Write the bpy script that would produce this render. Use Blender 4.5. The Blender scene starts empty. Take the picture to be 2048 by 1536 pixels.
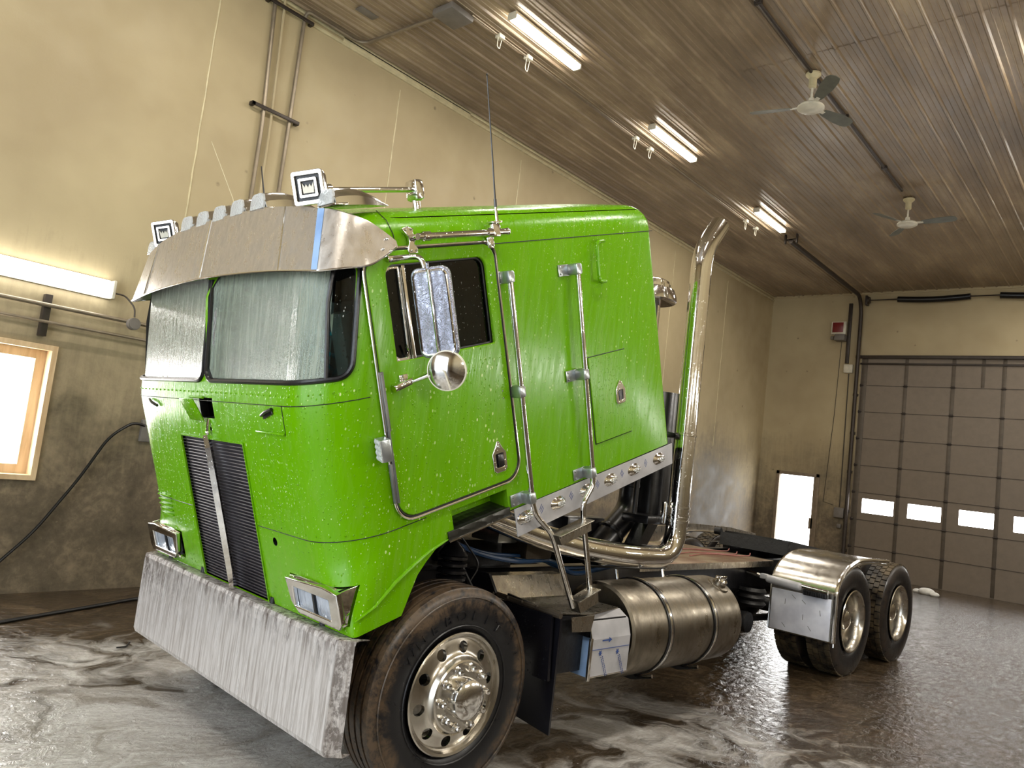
import bpy, bmesh, math, random
from mathutils import Vector, Matrix
random.seed(7)
PI=math.pi
scn=bpy.context.scene
COL=scn.collection
# ---------------------------------------------------------------- camera
R0=((0.6419556654234415,-0.7576987525777132,0.11741177101519118),
    (0.14811736055594427,-0.027697509386892083,-0.9885818607863001),
    (0.7522992563685589,0.6520164478875824,0.09444776625930817))
cam=bpy.data.cameras.new('camera'); camo=bpy.data.objects.new('camera',cam); COL.objects.link(camo)
cam.sensor_width=36; cam.lens=1528.476/2048*36; cam.clip_start=.05; cam.clip_end=200
rt,dn,fw=[Vector(r) for r in R0]
m=Matrix((( rt.x,-dn.x,-fw.x,0),(rt.y,-dn.y,-fw.y,0),(rt.z,-dn.z,-fw.z,1.72),(0,0,0,1)))
camo.matrix_world=m
scn.camera=camo
# ---------------------------------------------------------------- world, exposure
w=bpy.data.worlds.new('sky'); scn.world=w; w.use_nodes=True
w.node_tree.nodes['Background'].inputs[0].default_value=(.85,.93,1,1)
w.node_tree.nodes['Background'].inputs[1].default_value=5.0
scn.view_settings.view_transform='Standard'; scn.view_settings.look='None'
scn.view_settings.exposure=0.32; scn.view_settings.gamma=1; scn.view_settings.use_curve_mapping=False
LED=38.0          # watts of each ceiling fitting
DAY=15.0          # brightness of the overexposed daylight panes
# ---------------------------------------------------------------- materials
def srgb(r,g,b):
    f=lambda c:(c/255/12.92) if c/255<=.04045 else ((c/255+.055)/1.055)**2.4
    return (f(r),f(g),f(b),1)
class N:
    def __init__(s,name):
        s.m=bpy.data.materials.new(name); s.m.use_nodes=True; s.t=s.m.node_tree
        s.b=s.t.nodes['Principled BSDF']; s.out=s.t.nodes['Material Output']
        s.tc=None
    def n(s,typ,**k):
        nd=s.t.nodes.new(typ)
        for a,v in k.items():
            if a.startswith('_'): setattr(nd,a[1:],v)
        return nd
    def l(s,a,b): s.t.links.new(a,b)
    def coord(s,scale=(1,1,1),rot=(0,0,0)):
        if not s.tc: s.tc=s.n('ShaderNodeTexCoord')
        mp=s.n('ShaderNodeMapping'); s.l(s.tc.outputs['Object'],mp.inputs[0]); mp.inputs['Scale'].default_value=scale; mp.inputs['Rotation'].default_value=rot
        return mp.outputs[0]
    def noise(s,scale=5,detail=4,rough=.55,dist=0,vs=(1,1,1),vec=None):
        nd=s.n('ShaderNodeTexNoise'); nd.inputs['Scale'].default_value=scale; nd.inputs['Detail'].default_value=detail
        nd.inputs['Roughness'].default_value=rough; nd.inputs['Distortion'].default_value=dist
        s.l(vec or s.coord(vs),nd.inputs['Vector']); return nd.outputs['Fac']
    def voro(s,scale=5,vs=(1,1,1),feat='F1',rnd=1,vec=None):
        nd=s.n('ShaderNodeTexVoronoi'); nd.feature=feat; nd.inputs['Scale'].default_value=scale; nd.inputs['Randomness'].default_value=rnd
        s.l(vec or s.coord(vs),nd.inputs['Vector']); return nd
    def ramp(s,fac,stops,interp='LINEAR'):
        nd=s.n('ShaderNodeValToRGB'); cr=nd.color_ramp; cr.interpolation=interp
        while len(cr.elements)<len(stops): cr.elements.new(.5)
        for e,(p,c) in zip(cr.elements,stops):
            e.position=p; e.color=c if len(c)==4 else (*c,1)
        s.l(fac,nd.inputs[0]); return nd.outputs[0]
    def mr(s,v,a,b,c=0,d=1):
        nd=s.n('ShaderNodeMapRange'); s.l(v,nd.inputs[0])
        for i,x in enumerate((a,b,c,d)): nd.inputs[i+1].default_value=x
        return nd.outputs[0]
    def math(s,op,a,b=None,c=None):
        nd=s.n('ShaderNodeMath'); nd.operation=op
        for i,x in enumerate((a,b,c)):
            if x is None: continue
            if isinstance(x,(int,float)): nd.inputs[i].default_value=x
            else: s.l(x,nd.inputs[i])
        return nd.outputs[0]
    def mix(s,f,a,b,mode='MIX'):
        nd=s.n('ShaderNodeMix'); nd.data_type='RGBA'; nd.blend_type=mode
        if isinstance(f,(int,float)): nd.inputs[0].default_value=f
        else: s.l(f,nd.inputs[0])
        for i,x in ((6,a),(7,b)):
            if isinstance(x,tuple): nd.inputs[i].default_value=x
            else: s.l(x,nd.inputs[i])
        return nd.outputs[2]
    def bump(s,h,st=.3,d=.01,prev=None):
        nd=s.n('ShaderNodeBump'); nd.inputs['Strength'].default_value=st; nd.inputs['Distance'].default_value=d; s.l(h,nd.inputs['Height'])
        if prev is not None: s.l(prev,nd.inputs['Normal'])
        return nd.outputs[0]
    def set(s,**k):
        for a,v in k.items():
            i=s.b.inputs[a.replace('_',' ')]
            if hasattr(v,'links') or isinstance(v,bpy.types.NodeSocket): s.l(v,i)
            else: i.default_value=v
        return s
def simple(name,col,rough=.5,metal=0,bumps=None,var=.12,**k):
    a=N(name); c=col
    nf=a.noise(9,5); c2=tuple(x*(1-var*2.2) for x in col[:3])+(1,)
    a.set(Base_Color=a.mix(a.mr(nf,.35,.7),col,c2),Roughness=rough,Metallic=metal)
    if bumps: a.set(Normal=a.bump(a.noise(bumps[0],4),bumps[1],bumps[2] if len(bumps)>2 else .005))
    for q,v in k.items(): a.set(**{q:v})
    return a.m
def drops(a,scale=70,vs=(1,1,.7),dens=.55,st=.5,d=.003):
    "raised water beads, and their mask"
    v=a.voro(scale,vs); r=a.n('ShaderNodeSeparateColor'); a.l(v.outputs['Color'],r.inputs[0])
    on=a.math('GREATER_THAN',r.outputs[0],dens)
    rad=a.math('MULTIPLY_ADD',r.outputs[1],.28,.1)
    h=a.math('SUBTRACT',rad,v.outputs['Distance']); h=a.math('MULTIPLY',a.math('MAXIMUM',h,0),on)
    return h
# green paint, soaked: beads, runs and specks of foam
def paint():
    a=N('green_paint')
    base=srgb(96,156,0); film=srgb(160,168,104)
    v=a.voro(46,(1,1,.55)); r=a.n('ShaderNodeSeparateColor'); a.l(v.outputs['Color'],r.inputs[0])
    on=a.math('GREATER_THAN',r.outputs[0],.55); sp=a.math('LESS_THAN',v.outputs['Distance'],a.math('MULTIPLY_ADD',r.outputs[1],.17,.05))
    pn=a.mr(a.noise(2.3,3),.42,.6); speck=a.math('MULTIPLY',a.math('MULTIPLY',on,sp),pn)
    c=a.mix(a.math('MULTIPLY',a.mr(a.noise(3,4,.6,.5,(9,9,.8)),.48,.72),.09),base,film)
    v2=a.voro(105,(1,1,.6)); r2=a.n('ShaderNodeSeparateColor'); a.l(v2.outputs['Color'],r2.inputs[0])
    s2=a.math('MULTIPLY',a.math('MULTIPLY',a.math('GREATER_THAN',r2.outputs[0],.66),a.math('LESS_THAN',v2.outputs['Distance'],a.math('MULTIPLY_ADD',r2.outputs[1],.22,.08))),a.mr(a.noise(4,4,.7),.42,.62))
    c=a.mix(a.math('MULTIPLY',a.math('MAXIMUM',speck,s2),.72),c,srgb(214,230,160))
    h1=drops(a,85); h2=a.noise(9,4,.6,.4,(9,9,.8)); h3=a.noise(2.2,2)
    nb=a.bump(h2,.10,.01); nb=a.bump(h1,.55,.02,nb); nb=a.bump(h3,.12,.02,nb)
    a.set(Base_Color=c,Roughness=a.mr(a.noise(4,3,.5,0,(8,8,.8)),.3,.7,.14,.3),Normal=nb,Specular_IOR_Level=.26)
    return a.m
def chrome(name='chrome',col=(.78,.77,.75,1),rough=.07,wet=True,st=.25):
    a=N(name); a.set(Metallic=1,Base_Color=col,Roughness=a.mr(a.noise(6,3),.3,.7,rough*.7,rough*1.6))
    if wet:
        nb=a.bump(drops(a,110),st,.01); nb=a.bump(a.noise(8,2),.05,.02,nb); a.set(Normal=nb)
    return a.m
def streaked(name,c1,c2,rough=.3,amt=(.45,.7),vs=(14,14,.8),metal=1,dark=None,zlo=None,zhi=None,wet=.3,sb=.12):
    "metal with run marks down it; an optional mud band between two heights"
    a=N(name); s1=a.noise(4,6,.65,.2,vs); c=a.mix(a.mr(s1,*amt),c1,c2); ro=a.mr(s1,.3,.7,rough*.7,rough*1.5); me=metal
    if dark:
        sx=a.n('ShaderNodeSeparateXYZ'); a.l(a.coord(),sx.inputs[0])
        hz=a.mr(a.math('ADD',sx.outputs[2],a.math('MULTIPLY_ADD',a.noise(3,6,.7,.3,(9,9,.6)),.5,-.25)),zlo,zhi)
        dm=a.math('MULTIPLY',hz,a.mr(a.noise(11,6,.7,.2,(2.5,2.5,1)),.42,.56))
        yy=a.math('MULTIPLY',a.mr(sx.outputs[1],.1,1.15),a.mr(a.math('ADD',sx.outputs[2],a.math('MULTIPLY_ADD',s1,.5,-.25)),.52,.74))
        ee=a.math('MULTIPLY',a.mr(sx.outputs[1],-1.13,-1.15),.75)
        dm=a.math('MAXIMUM',dm,a.math('MULTIPLY',a.math('MAXIMUM',yy,ee),a.mr(a.noise(16,6,.75,.3,(1.5,1.5,1)),.42,.55)))
        c=a.mix(dm,c,dark); me=a.mr(dm,0,1,metal,.0); ro=a.math('MAXIMUM',ro,a.math('MULTIPLY',dm,.55))
    nb=a.bump(s1,sb,.01)
    if wet: nb=a.bump(drops(a,90,dens=.5),wet,.01,nb)
    a.set(Base_Color=c,Metallic=me,Roughness=ro,Normal=nb); return a.m
def emis(name,col,st):
    a=N(name); a.set(Base_Color=(.8,.8,.8,1),Emission_Color=col,Emission_Strength=st); return a.m
def windscreen(name,tint,amt):
    a=N(name)
    st=a.noise(5,5,.75,.1,(9,9,.25)); blot=a.noise(5,3)
    film=a.mr(a.math('MULTIPLY_ADD',blot,.3,st),.46,.72,.0,1)
    nb=a.bump(st,.8,.01); nb=a.bump(drops(a,100,dens=.5),.8,.012,nb)
    g=a.n('ShaderNodeBsdfGlass'); g.inputs['Color'].default_value=tint; g.inputs['Roughness'].default_value=.16; g.inputs['IOR'].default_value=1.02
    gl=a.n('ShaderNodeBsdfGlossy'); gl.inputs['Roughness'].default_value=.12; a.l(nb,gl.inputs['Normal'])
    df=a.n('ShaderNodeBsdfDiffuse'); df.inputs['Color'].default_value=srgb(176,186,166)
    fr=a.n('ShaderNodeFresnel'); fr.inputs['IOR'].default_value=1.6; a.l(nb,fr.inputs['Normal'])
    m1=a.n('ShaderNodeMixShader'); a.l(a.mr(film,0,1,amt*.25,amt),m1.inputs[0]); a.l(g.outputs[0],m1.inputs[1]); a.l(df.outputs[0],m1.inputs[2])
    m2=a.n('ShaderNodeMixShader'); a.l(fr.outputs[0],m2.inputs[0]); a.l(m1.outputs[0],m2.inputs[1]); a.l(gl.outputs[0],m2.inputs[2])
    a.l(m2.outputs[0],a.out.inputs[0]); return a.m
def tinted(name,tint=(.12,.14,.15,1)):
    a=N(name); nb=a.bump(drops(a,75,(1,1,.6),dens=.6),.9,.02)
    g=a.n('ShaderNodeBsdfTransparent'); g.inputs['Color'].default_value=tint
    gl=a.n('ShaderNodeBsdfGlossy'); gl.inputs['Roughness'].default_value=.05; a.l(nb,gl.inputs['Normal'])
    fr=a.n('ShaderNodeFresnel'); fr.inputs['IOR'].default_value=1.45; a.l(nb,fr.inputs['Normal'])
    v=a.voro(75,(1,1,.5)); r=a.n('ShaderNodeSeparateColor'); a.l(v.outputs['Color'],r.inputs[0])
    sp=a.math('MULTIPLY',a.math('GREATER_THAN',r.outputs[0],.72),a.math('LESS_THAN',v.outputs['Distance'],a.math('MULTIPLY_ADD',r.outputs[1],.16,.06)))
    df=a.n('ShaderNodeBsdfDiffuse'); df.inputs['Color'].default_value=srgb(200,205,200)
    m2=a.n('ShaderNodeMixShader'); a.l(fr.outputs[0],m2.inputs[0]); a.l(g.outputs[0],m2.inputs[1]); a.l(gl.outputs[0],m2.inputs[2])
    m3=a.n('ShaderNodeMixShader'); a.l(a.math('MULTIPLY',sp,.6),m3.inputs[0]); a.l(m2.outputs[0],m3.inputs[1]); a.l(df.outputs[0],m3.inputs[2])
    a.l(m3.outputs[0],a.out.inputs[0]); return a.m
def wallmat():
    a=N('grimy_cream_wall'); sx=a.n('ShaderNodeSeparateXYZ'); a.l(a.coord(),sx.inputs[0])
    big=a.noise(.55,4,.55); mid=a.noise(2.2,6,.65,.4); fine=a.noise(14,6,.7,.3); run=a.noise(3,5,.6,.2,(6,6,.5))
    cream=a.mix(a.mr(big,.35,.7),srgb(182,167,132),srgb(160,144,112))
    z=a.math('ADD',sx.outputs[2],a.math('MULTIPLY_ADD',mid,2.0,-1.0)); z=a.math('ADD',z,a.math('MULTIPLY_ADD',run,1.2,-.6))
    lo=a.mr(z,3.1,1.0,0,1)
    soil=a.ramp(a.math('MULTIPLY_ADD',fine,.4,a.math('MULTIPLY',mid,.6)),[(.34,srgb(50,42,34)),(.5,srgb(88,76,60)),(.66,srgb(130,113,90))])
    c=a.mix(a.math('MULTIPLY',lo,.92),cream,soil)
    # dark spots and fly specks, paint scuffs
    v=a.voro(3.1); r=a.n('ShaderNodeSeparateColor'); a.l(v.outputs['Color'],r.inputs[0])
    sz=a.math('MULTIPLY_ADD',r.outputs[1],.05,.02); sp=a.math('MULTIPLY',a.math('GREATER_THAN',r.outputs[0],.5),a.mr(a.math('SUBTRACT',v.outputs['Distance'],sz),.03,-.02,0,1))
    sp=a.math('MULTIPLY',sp,a.mr(fine,.35,.6))
    c=a.mix(a.math('MULTIPLY',sp,.6),c,srgb(70,58,42))
    sc=a.math('MULTIPLY',a.mr(a.noise(6,6,.75,1.2,(1,1,1.6)),.66,.70),a.mr(sx.outputs[2],1.7,1.0))
    c=a.mix(a.math('MULTIPLY',sc,.6),c,srgb(165,150,125))
    # smoke mark low on the far end of the wall
    dx=a.math('MULTIPLY',a.math('SUBTRACT',sx.outputs[0],16.2),.9); dz=a.math('MULTIPLY',a.math('SUBTRACT',sx.outputs[2],1.55),.8)
    rd=a.math('SQRT',a.math('ADD',a.math('POWER',dx,2),a.math('POWER',dz,2))); rd=a.math('MULTIPLY_ADD',a.math('SUBTRACT',mid,.5),1.2,rd)
    sm=a.math('MULTIPLY',a.mr(rd,1.2,.25,0,1),a.math('GREATER_THAN',sx.outputs[1],5.0))
    c=a.mix(a.math('MULTIPLY',sm,.6),c,srgb(78,74,68))
    nb=a.bump(fine,.12,.01); nb=a.bump(mid,.15,.02,nb)
    a.set(Base_Color=c,Roughness=a.mr(mid,.3,.7,.45,.75),Normal=nb); return a.m
def ceilmat():
    a=N('dirty_ribbed_steel'); n1=a.noise(1.4,5,.6,.3,(.35,1.2,1)); n2=a.noise(10,6,.7,.2,(.3,1,1))
    c=a.ramp(a.math('MULTIPLY_ADD',n1,.65,a.math('MULTIPLY',n2,.35)),[(.32,srgb(108,92,73)),(.5,srgb(142,123,100)),(.66,srgb(176,157,128))])
    a.set(Base_Color=c,Roughness=a.mr(n2,.35,.7,.28,.5),Specular_IOR_Level=.55,Normal=a.bump(n2,.15,.01)); return a.m
def floormat():
    a=N('wet_soapy_concrete'); P=a.coord()
    n0=a.n('ShaderNodeTexNoise'); n0.inputs['Scale'].default_value=.9; n0.inputs['Detail'].default_value=4; a.l(P,n0.inputs['Vector'])
    vm=a.n('ShaderNodeVectorMath'); vm.operation='MULTIPLY_ADD'; a.l(n0.outputs['Color'],vm.inputs[0]); vm.inputs[1].default_value=(1.7,1.7,0); a.l(P,vm.inputs[2])
    warp=vm.outputs[0]
    sw=a.noise(1.5,6,.55,1.5,vec=warp); sw2=a.noise(3.4,5,.6,.9,vec=warp); fine=a.noise(30,6,.75,.2)
    sx=a.n('ShaderNodeSeparateXYZ'); a.l(P,sx.inputs[0])
    # how much foam lies where: thick in front of the truck and beside the wheel, none at the back
    d1=a.mr(a.math('SQRT',a.math('ADD',a.math('POWER',a.math('SUBTRACT',sx.outputs[0],1.7),2),a.math('POWER',a.math('SUBTRACT',sx.outputs[1],3.6),2))),.6,3.6,.26,-.08)
    d2=a.mr(a.math('SQRT',a.math('ADD',a.math('POWER',a.math('SUBTRACT',sx.outputs[0],3.9),2),a.math('POWER',a.math('SUBTRACT',sx.outputs[1],1.9),2))),.3,3.0,.12,-.07)
    d=a.math('MAXIMUM',d1,d2)
    foam=a.mr(a.math('ADD',a.math('MULTIPLY_ADD',sw2,.3,a.math('MULTIPLY',sw,.7)),d),.50,.66)
    con=a.ramp(a.math('MULTIPLY_ADD',fine,.45,a.math('MULTIPLY',sw2,.55)),[(.3,srgb(34,28,21)),(.5,srgb(60,49,36)),(.68,srgb(98,82,62))])
    foam=a.math('MULTIPLY',foam,a.mr(d,-.05,.05)); c=a.mix(foam,con,a.mix(a.mr(a.math('MULTIPLY_ADD',sw2,.7,a.math('MULTIPLY',fine,.3)),.35,.65),srgb(206,204,200),srgb(140,134,126)))
    dry=a.math('MULTIPLY',a.mr(sx.outputs[1],5.6,7.2),.8)
    ro=a.mr(sw2,.35,.65,.03,.11); ro=a.math('ADD',ro,a.math('MULTIPLY',foam,.16)); ro=a.math('ADD',ro,a.math('MULTIPLY',dry,.15))
    rip=a.noise(9,5,.65,.8,(1,2.0,1)); gl=a.noise(60,3,.7)
    nb=a.bump(fine,.18,.006); nb=a.bump(a.noise(7,4,.6,.4,vec=warp),.35,.03,nb); nb=a.bump(rip,.5,.03,nb); nb=a.bump(gl,.15,.006,nb); nb=a.bump(foam,.3,.004,nb)
    a.set(Base_Color=c,Roughness=ro,Normal=nb,Specular_IOR_Level=.55); return a.m
def tiremat(name,mud=.6):
    a=N(name); m1=a.noise(7,6,.7,.5); rn=a.noise(5,5,.65,.2,(3,3,1.5))
    sx=a.n('ShaderNodeSeparateXYZ'); a.l(a.coord(),sx.inputs[0]); rr=a.math('SQRT',a.math('ADD',a.math('POWER',sx.outputs[0],2),a.math('POWER',sx.outputs[2],2)))
    ring_=a.mr(a.math('MULTIPLY_ADD',a.math('SUBTRACT',m1,.5),.16,rr),.405,.455); m2=a.noise(34,5,.75,.3); dirt=a.mr(a.math('MULTIPLY_ADD',m1,.4,a.math('MULTIPLY_ADD',rn,.2,a.math('MULTIPLY',m2,.4))),.43,.55)
    c=a.mix(a.math('MULTIPLY',a.math('MULTIPLY',ring_,dirt),mud),srgb(20,20,23),srgb(92,74,54))
    a.set(Base_Color=c,Roughness=a.mr(m1,.3,.7,.22,.5),Normal=a.bump(m1,.3,.006)); return a.m
def treadmat():
    a=N('drive_tread'); c=a.noise(7,5); 
    a.set(Base_Color=a.mix(a.mr(c,.4,.6),srgb(34,31,28),srgb(92,80,60)),Roughness=.4,Normal=a.bump(c,.3,.006)); return a.m
def woodmat():
    a=N('pine_wood'); g=a.noise(3,5,.6,1.5,(3,3,.4)); a.set(Base_Color=a.ramp(g,[(.35,srgb(190,160,122)),(.65,srgb(214,188,150))]),Roughness=.45); return a.m
def filmmat(name='protective_film',c1=srgb(168,172,184),c2=srgb(150,152,162)):
    a=N(name); f=a.noise(6,3); a.set(Base_Color=a.mix(a.mr(f,.4,.65),c1,c2),Roughness=.28,Metallic=.08,Normal=a.bump(f,.1,.01)); return a.m
def diamond():
    a=N('diamond_plate'); ch=a.n('ShaderNodeTexBrick'); ch.inputs['Scale'].default_value=14; ch.inputs['Mortar Size'].default_value=.03
    a.l(a.coord((1,1,1),(0,0,.78)),ch.inputs[0])
    n1=a.noise(3,5,.6,.3); a.set(Metallic=.75,Base_Color=a.mix(a.mr(n1,.35,.65),srgb(158,142,116),srgb(120,84,66)),Roughness=.38,Normal=a.bump(ch.outputs['Fac'],.4,.004)); return a.m
def grillmat():
    a=N('grille_fins'); n1=a.noise(4,4); a.set(Base_Color=a.mix(a.mr(n1,.4,.6),srgb(74,70,74),srgb(58,54,58)),Metallic=.5,Roughness=.42); return a.m
M={}
M['green']=paint(); M['chrome']=chrome(); M['chrome_dry']=chrome('polished_metal',rough=.12,wet=False)
M['stain']=streaked('soapy_stainless',srgb(212,208,206),srgb(160,152,146),.34,(.42,.66),metal=.4,dark=srgb(58,44,34),zlo=.68,zhi=.86,wet=.15,sb=.06)
M['visor']=streaked('brushed_visor',srgb(214,208,202),srgb(188,182,174),.30,(.3,.7),(6,6,3),metal=.85,wet=.12)
M['tank']=streaked('dull_aluminium',srgb(146,138,124),srgb(104,97,86),.34,(.4,.7),(2.2,2.2,.9),wet=.2,sb=.05)
M['alum']=streaked('aluminium_sheet',srgb(190,184,172),srgb(150,142,128),.28,(.4,.65),(5,5,2))
M['rim']=streaked('polished_aluminium',srgb(214,210,202),srgb(180,174,162),.2,(.35,.75),(3,3,1.5),wet=0,sb=.05)
M['galv']=simple('bright_bracket',srgb(186,192,194),.3,.85,(60,.2))
M['black']=simple('black_steel',srgb(20,20,24),.28,0,(30,.3,.004),.2,Specular_IOR_Level=.7)
M['blackwet']=N('wet_black_rubber').m
a=N('wet_black_rubber_flap'); a.set(Base_Color=srgb(18,18,24),Roughness=.22,Normal=a.bump(drops(a,80,dens=.45),.7,.01)); M['flap']=a.m
M['under']=simple('oily_black',srgb(14,14,17),.45,0,(25,.5,.01),.25)
M['rubber']=simple('black_seal',srgb(16,16,19),.3,0,(80,.2))
M['gasketgrey']=simple('grey_strip',srgb(112,112,110),.4,.4,(80,.2))
M['tire']=tiremat('muddy_tire',.75); M['tire2']=tiremat('wet_tire',.22); M['tread']=treadmat()
M['wscreen']=windscreen('wet_windscreen',(.75,.86,.80,1),.46); M['tint']=tinted('tinted_glass',(.3,.34,.36,1)); M['qglass']=tinted('quarter_glass',(.35,.42,.46,1))
M['wall']=wallmat(); M['ceil']=ceilmat(); M['floor']=floormat(); M['wood']=woodmat()
M['film']=filmmat('pale_film',srgb(226,228,238),srgb(206,208,220)); M['filmgrey']=filmmat('grey_film',srgb(176,176,180),srgb(156,156,160)); M['filmblue']=filmmat('blue_film',srgb(150,182,224),srgb(128,160,206))
a=N('black_tread_plate'); ch=a.voro(26,rnd=.2); a.set(Base_Color=srgb(62,62,58),Metallic=.7,Roughness=.3,Normal=a.bump(ch.outputs['Distance'],.8,.006)); M['blackplate']=a.m
M['blue']=simple('blue_ink',srgb(48,76,140),.5); M['diamond']=diamond(); M['grille']=grillmat()
M['day']=emis('overexposed_daylight',(1,.99,.97,1),DAY)
M['led']=emis('led_diffuser',(1,.955,.86,1),26.0); M['ledwall']=emis('led_diffuser_wall',(1,.98,.94,1),9.0)
M['white']=simple('white_plastic',srgb(214,208,190),.4); M['cream']=simple('aged_plastic',srgb(206,194,156),.45)
M['fan']=simple('dusty_fan_blade',srgb(104,104,92),.5,.2); M['conduit']=simple('galvanised_conduit',srgb(146,134,116),.42,.55,(20,.1))
M['conduit_d']=simple('dark_conduit',srgb(70,62,52),.5,.3); M['greybox']=simple('grey_box',srgb(118,112,106),.5)
M['door']=simple('grey_door_panel',srgb(122,110,96),.5,.1,(6,.15,.01),.05); M['doorframe']=simple('door_track',srgb(62,54,48),.45,.4)
M['stile']=simple('door_stile',srgb(92,82,70),.5,.2)
M['sidedoor']=simple('weathered_frame',srgb(128,112,92),.5)
M['red']=simple('red_panel',srgb(120,28,30),.35); M['redbrown']=simple('red_oxide_part',srgb(150,92,84),.5)
M['hose']=simple('blue_air_hose',srgb(24,62,104),.3); M['hoseblk']=simple('black_hose',srgb(18,18,20),.35)
M['foam']=simple('foam_lump',srgb(222,220,214),.7,0,(40,.6,.01)); M['orange']=simple('amber_lens',srgb(190,120,50),.2)
a=N('clear_lens'); a.set(Base_Color=srgb(214,216,214),Roughness=.08,Transmission_Weight=.35,IOR=1.35,Normal=a.bump(a.voro(90).outputs['Distance'],.5,.01)); M['lens']=a.m
a=N('headlamp_glass'); a.set(Base_Color=srgb(196,206,222),Roughness=.12,Metallic=.55,Normal=a.bump(a.noise(14,2,.5,0,(1,2.5,1)),.5,.02)); M['lamp']=a.m
a=N('mirror_film'); a.set(Base_Color=srgb(146,148,160),Roughness=.2,Metallic=.85,Normal=a.bump(a.noise(26,5,.7,1.2,(1,1,.4)),.75,.012)); M['peel']=a.m
a=N('interior_trim'); a.set(Base_Color=srgb(30,32,34),Roughness=.6); M['inter']=a.m
a=N('teal_cover'); a.set(Base_Color=srgb(20,120,130),Roughness=.4); M['teal']=a.m
M['seatgrey']=simple('grey_upholstery',srgb(112,124,118),.6)
# ---------------------------------------------------------------- mesh helpers
YAW=-0.07042745183198117; PIT=0.33097129048048163
cp,sp=math.cos(PIT),math.sin(PIT)
XR=Matrix.Identity(4)
XT=Matrix.Translation((-5,0,0))
XC=XT@Matrix(((cp,0,-sp,2.0),(0,1,0,0),(sp,0,cp,.9),(0,0,0,1)))
def finish(bm,angle=32):
    bmesh.ops.recalc_face_normals(bm,faces=bm.faces)
    for f in bm.faces: f.smooth=True
    for e in bm.edges:
        if len(e.link_faces)==2: e.smooth=e.calc_face_angle(0)<math.radians(angle)
        else: e.smooth=False
class B:
    def __init__(s,X=XR): s.bm=bmesh.new(); s.X=X
    def box(s,c,d,rot=None,bev=0,seg=2):
        r=bmesh.ops.create_cube(s.bm,size=1)['verts']
        Mx=Matrix.Translation(c)@(rot.to_4x4() if rot else Matrix.Identity(4))@Matrix.Diagonal((*d,1))
        bmesh.ops.transform(s.bm,matrix=Mx,verts=r)
        if bev:
            es={e for v in r for e in v.link_edges}
            bmesh.ops.bevel(s.bm,geom=list(es),offset=bev,segments=seg,affect='EDGES',profile=.5)
        return s
    def bx(s,x0,x1,y0,y1,z0,z1,bev=0): return s.box(((x0+x1)/2,(y0+y1)/2,(z0+z1)/2),(abs(x1-x0),abs(y1-y0),abs(z1-z0)),None,bev)
    def loft(s,rings,cap=True,close=True):
        vs=[[s.bm.verts.new(p) for p in r] for r in rings]
        n=len(rings[0])
        for a,b in zip(vs,vs[1:]):
            for i in range(n if close else n-1):
                j=(i+1)%n
                try: s.bm.faces.new((a[i],a[j],b[j],b[i]))
                except ValueError: pass
        if cap and close:
            for r in (vs[0],vs[-1]):
                try: s.bm.faces.new(r)
                except ValueError: pass
        return vs
    def cyl(s,p0,p1,r0,r1=None,n=16,cap=True):
        r1=r0 if r1 is None else r1; p0,p1=Vector(p0),Vector(p1); d=(p1-p0).normalized()
        u=d.orthogonal().normalized(); v=d.cross(u)
        s.loft([[p+(u*math.cos(2*PI*i/n)+v*math.sin(2*PI*i/n))*r for i in range(n)] for p,r in ((p0,r0),(p1,r1))],cap); return s
    def tube(s,pts,r,n=10,bend=0,cap=True,closed=False,seg=5):
        P=[Vector(p) for p in pts]
        if bend and len(P)>2:
            Q=[] if closed else [P[0]]; L=len(P)
            for i in (range(L) if closed else range(1,L-1)):
                a,b,c=P[i-1],P[i],P[(i+1)%L]; d1=(a-b); d2=(c-b); k=min(bend,d1.length*.49,d2.length*.49)
                a1=b+d1.normalized()*k; c1=b+d2.normalized()*k
                for j in range(seg+1):
                    t=j/seg; Q.append(a1*(1-t)**2+b*2*t*(1-t)+c1*t*t)
            if not closed: Q.append(P[-1])
            P=Q
        rings=[]; u=None
        L=len(P)
        for i,p in enumerate(P):
            if closed: t=(P[(i+1)%L]-P[i-1]).normalized()
            else: t=((P[min(i+1,L-1)]-P[max(i-1,0)])).normalized()
            u=t.orthogonal().normalized() if u is None else (u-t*u.dot(t)).normalized()
            v=t.cross(u); rr=r(i/(L-1)) if callable(r) else r
            rings.append([p+(u*math.cos(2*PI*k/n)+v*math.sin(2*PI*k/n))*rr for k in range(n)])
        if closed: rings.append(rings[0]); vs=s.loft(rings,False); bmesh.ops.remove_doubles(s.bm,verts=[v for r_ in (vs[0],vs[-1]) for v in r_],dist=1e-6)
        else: s.loft(rings,cap)
        return s
    def lathe(s,prof,c,axis='y',n=48,cap=False):
        # prof: (radius, offset along axis)
        c=Vector(c); ax={'x':Vector((1,0,0)),'y':Vector((0,1,0)),'z':Vector((0,0,1))}[axis] if isinstance(axis,str) else Vector(axis).normalized()
        u=ax.orthogonal().normalized(); v=ax.cross(u)
        s.loft([[c+ax*h+(u*math.cos(2*PI*i/n)+v*math.sin(2*PI*i/n))*max(r,1e-4) for i in range(n)] for r,h in prof],cap)
        if prof[0]==prof[-1] or prof[0][0]<2e-4 or prof[-1][0]<2e-4: bmesh.ops.remove_doubles(s.bm,verts=s.bm.verts,dist=4e-4)
        return s
    def prism(s,poly,f,a,b):
        "poly of 2D points; f(p,h) gives 3D; between heights a and b"
        lo=[s.bm.verts.new(f(p,a)) for p in poly]; hi=[s.bm.verts.new(f(p,b)) for p in poly]; n=len(poly)
        s.bm.faces.new(lo); s.bm.faces.new(hi)
        for i in range(n): s.bm.faces.new((lo[i],lo[(i+1)%n],hi[(i+1)%n],hi[i]))
        return s
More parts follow.
